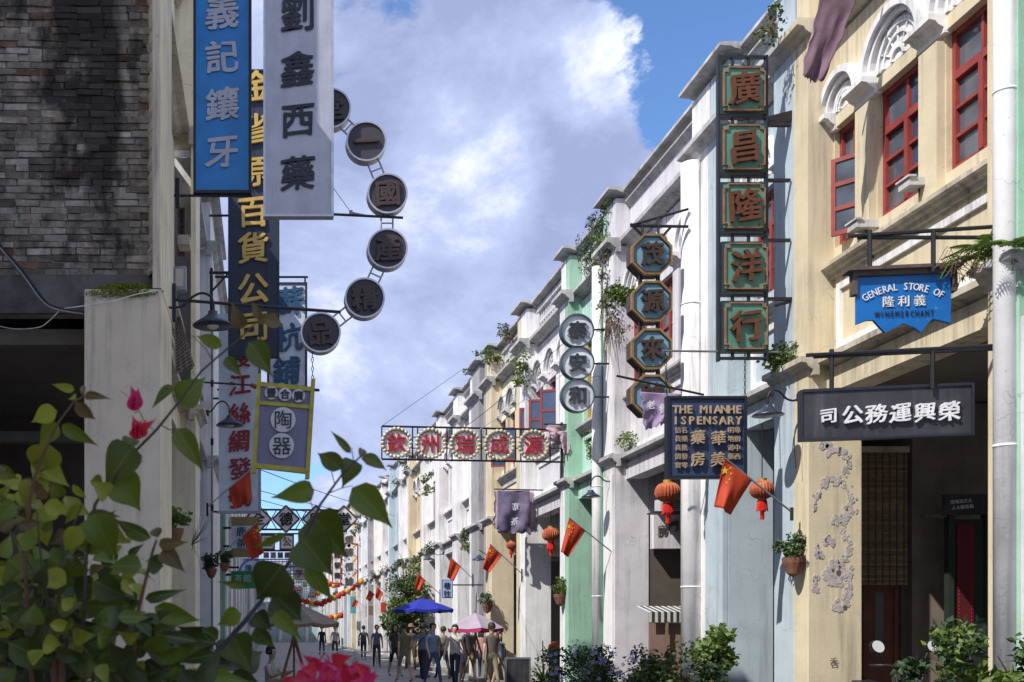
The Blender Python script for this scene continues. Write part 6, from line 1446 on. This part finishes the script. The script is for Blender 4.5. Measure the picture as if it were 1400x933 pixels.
LV = [(78,562,39,577,24,2),(80,580,49,606,26,1),(85,580,130,613,18,1),(66,606,53,655,44,2),(51,629,92,660,32,2),(102,534,70,526,11,2),(103,547,88,534,11,2),(113,541,112,514,7,3),(115,541,145,540,12,3),(103,550,133,578,17,3),
 (183,610,141,660,46,1),(159,648,190,697,46,1),(182,600,172,616,22,1),(242,548,282,518,36,1),(238,528,205,552,14,1),(240,586,280,640,28,1),(304,474,262,457,17,1),(308,489,330,513,16,1),(340,468,376,513,32,1),(330,450,318,418,20,3),(360,437,394,443,18,3),(354,437,346,412,12,3),(352,440,378,428,12,3),
 (430,672,378,676,28,1),(468,642,426,613,24,1),(480,620,450,588,10,1),(492,626,502,599,11,3),(494,626,542,637,18,1),(486,630,468,658,28,1),(482,666,538,718,38,1),(428,704,468,762,60,1),(412,735,452,785,58,0),(420,772,457,830,24,1),(386,772,349,826,58,0),(336,801,298,798,10,1),(393,731,333,755,10,1),(374,811,418,856,46,0),(330,840,294,853,24,1),(349,838,368,862,28,0),(376,837,406,872,22,1),
 (298,875,272,856,20,0),(295,880,229,867,18,0),(318,868,338,914,46,0),(349,859,372,890,24,0),(295,895,237,905,16,0),(284,922,335,933,22,1),(206,737,143,710,20,0),(215,735,211,713,16,3),(217,745,254,741,16,3),(222,752,246,777,24,3),(202,768,228,776,26,0),(194,775,146,770,26,1),(198,818,250,812,15,0),(211,830,276,853,28,1),(128,702,154,764,48,1),(146,745,94,752,22,1),(118,706,170,703,16,3),(127,797,88,828,32,0),(130,795,175,818,36,0),(163,799,189,822,14,0),(178,828,98,833,26,1),(160,843,212,842,18,1),(211,867,240,855,20,1),(212,868,281,877,16,0),
 (102,868,-4,843,28,1),(12,878,90,920,36,0),(128,910,228,936,42,0),(82,702,28,710,20,2),(52,742,10,736,26,1),(90,800,45,776,28,2),(32,806,-8,822,28,0),(58,714,63,748,28,2),(20,690,-6,712,22,1),(100,662,120,690,10,2),(60,690,100,700,22,2),(40,655,28,700,20,2),(0,726,26,705,14,3),(24,720,60,712,14,3),(18,722,-6,708,14,3),(110,720,86,760,26,2),(140,660,118,655,16,1),(150,672,170,690,12,3),(148,678,128,660,26,2),(112,690,84,720,14,2),(200,880,160,900,26,0),(240,910,190,880,24,0),(120,880,170,868,22,0),(112,872,96,850,24,3),(114,882,140,900,26,1),(84,835,112,862,22,1),(108,878,98,910,20,2),(190,850,160,866,30,0),(60,860,30,880,26,0)]
for a in LV: leaf(*a[:6], roll=rq.uniform(-.3, .3))
for k in range(150):
    x = rq.uniform(-30, 330); ymin = 830 + max(0, x - 120) * .28 + (20 if x < 60 else 0); y = rq.uniform(ymin - 20, 970)
    if y < ymin: continue
    an = rq.uniform(0, 6.28); L = rq.uniform(38, 70); yb = rq.uniform(1.55, 2.2)
    leaf(x, y, x + L*math.cos(an), y + L*math.sin(an)*.6, rq.uniform(22, 40), rq.choice((0, 0, 0, 1)), Y=yb, roll=rq.uniform(-1, 1), mass=True)
for k in range(120):
    x = rq.uniform(-20, 185); y = rq.uniform(630 + max(0, x - 60)*.9, 860); an = rq.uniform(0, 6.28); L = rq.uniform(22, 40)
    leaf(x, y, x + L*math.cos(an), y + L*math.sin(an)*.7, rq.uniform(13, 24), rq.choice((1, 2, 2, 3, 0)), Y=rq.uniform(1.7, 2.1), roll=rq.uniform(-1.2, 1.2))
for k in range(46):
    x = rq.uniform(-20, 150); y = rq.uniform(760, 850); an = rq.uniform(0, 6.28); L = rq.uniform(30, 55)
    leaf(x, y, x + L*math.cos(an), y + L*math.sin(an)*.6, rq.uniform(18, 32), rq.choice((0, 1, 1)), Y=rq.uniform(1.75, 2.3), roll=rq.uniform(-1, 1))
def stemt(pts, r0, r1, m=None, Y=None):
    L = [P(x, y, Y or YB) for x, y in pts]; mb = MB(); mb.tube(L, r0, 7, 0, r1); part('stem', mb, m or stem, bg_, True)
for k in range(90):
    x = rq.uniform(-20, 260); y = rq.uniform(780 + max(0, x - 150)*.7, 940); an = rq.uniform(0, 6.28); L = rq.uniform(20, 40)
    leaf(x, y, x + L*math.cos(an), y + L*math.sin(an)*.7, rq.uniform(13, 26), rq.choice((0, 1, 1, 2)), Y=rq.uniform(1.6, 1.9), roll=rq.uniform(-1.2, 1.2), mass=True)
for tn, q in MASS.items():
    o = part('leaf_mass', q, leafm[tn], bg_, True); o['kind'] = 'stuff'
stemt([(60, 1050), (40, 900), (34, 760), (40, 690), (48, 652), (60, 620), (72, 592), (82, 575), (101, 550), (114, 542)], .004, .0013, stemr)
stemt([(120, 1050), (112, 880), (118, 760), (130, 690), (144, 668), (184, 618), (214, 588), (247, 547), (275, 508), (299, 487), (328, 463), (352, 440)], .0035, .0012, stem)
stemt([(230, 1060), (262, 930), (298, 890), (333, 852), (357, 822), (393, 772), (420, 729), (438, 690), (467, 650), (492, 625)], .005, .0014, mat('dark_violet_stem', (.03, .025, .045), .6, coord='object'))
stemt([(170, 1050), (184, 880), (190, 832), (200, 790), (209, 753), (214, 738)], .004, .002, stemr)
stemt([(140, 1000), (120, 895), (108, 880), (79, 837), (62, 813), (40, 770), (22, 738), (11, 723)], .003, .0015); stemt([(75, 900), (66, 830), (58, 780), (54, 745), (51, 700)], .003, .0015); stemt([(85, 900), (80, 800), (88, 755), (100, 720), (112, 690)], .003, .0014)
for a in (((393, 743), (388, 733), (382, 728)), ((430, 700), (424, 685), (420, 676)), ((446, 676), (466, 668), (482, 664)), ((458, 664), (454, 648), (452, 640)), ((484, 632), (482, 622), (481, 612)), ((393, 772), (402, 765), (420, 770)), ((221, 582), (232, 588), (241, 586)), ((290, 492), (282, 478), (262, 458)), ((184, 565), (190, 562), (197, 575), (212, 590)), ((209, 760), (200, 768)), ((295, 893), (288, 880), (280, 868))): stemt(a, .0009, .0006)
def bud(cx, cy, w, h_, m, n, seed, Y=YB - .04):
    r = random.Random(seed)
    for k in range(n):
        a = 2*math.pi*k/n + r.uniform(-.2, .2); leaf(cx + math.cos(a)*w*.05, cy + h_*.5, cx + math.cos(a)*w*.07 - 1, cy - h_*(.52 - .03*k), w*(.85 - .06*k), 0, Y=Y - .004*k, roll=(-.5, .7, 1.1, -1.0, .2)[k % 5], m=m, name='bract')
bud(184, 545, 26, 34, bract, 4, 1); bud(189, 584, 30, 34, bractr, 4, 2); leaf(192, 590, 208, 576, 9, 0, Y=YB-.05, m=bractr, name='bract')
for k in range(90):
    cx = 462 + rq.gauss(0, 28); cy = 930 + rq.uniform(-24, 22) + abs(cx - 455)*.22; an = rq.uniform(-2.9, -.2) if rq.random() < .7 else rq.uniform(0, 3); L = rq.uniform(14, 27)
    leaf(cx, cy, cx + L*math.cos(an), cy + L*math.sin(an)*.9, rq.uniform(13, 22), 0, Y=rq.uniform(1.25, 1.5), roll=rq.uniform(-1.2, 1.2), m=rq.choice((bract, bract, bractr)), name='bract')
stemt([(330, 1100), (400, 1000), (455, 935)], .003, .002, stemr, 1.4)
mb = MB(); mb.box(-.75, .35, 1.35, 2.25, .003, .62); part('planter', mb, stone, bg_); mb = MB(); mb.box(-.70, .30, 1.40, 2.20, .62, .66); part('soil', mb, dim, bg_)
mb = MB()
for x, y in ((60, 1050), (120, 1050), (230, 1060), (170, 1050), (140, 1000), (75, 900), (85, 900)):
    a = P(x, y, YB); mb.tube([a, Vector((a.x*.6 - .15, 1.75, .9)), Vector((-.22, 1.8, .6))], .006, 6)
a = P(330, 1100, 1.4); mb.tube([a, Vector((a.x, 1.5, .9)), Vector((-.1, 1.6, .6))], .005, 6); part('main_stem', mb, stemr, bg_)
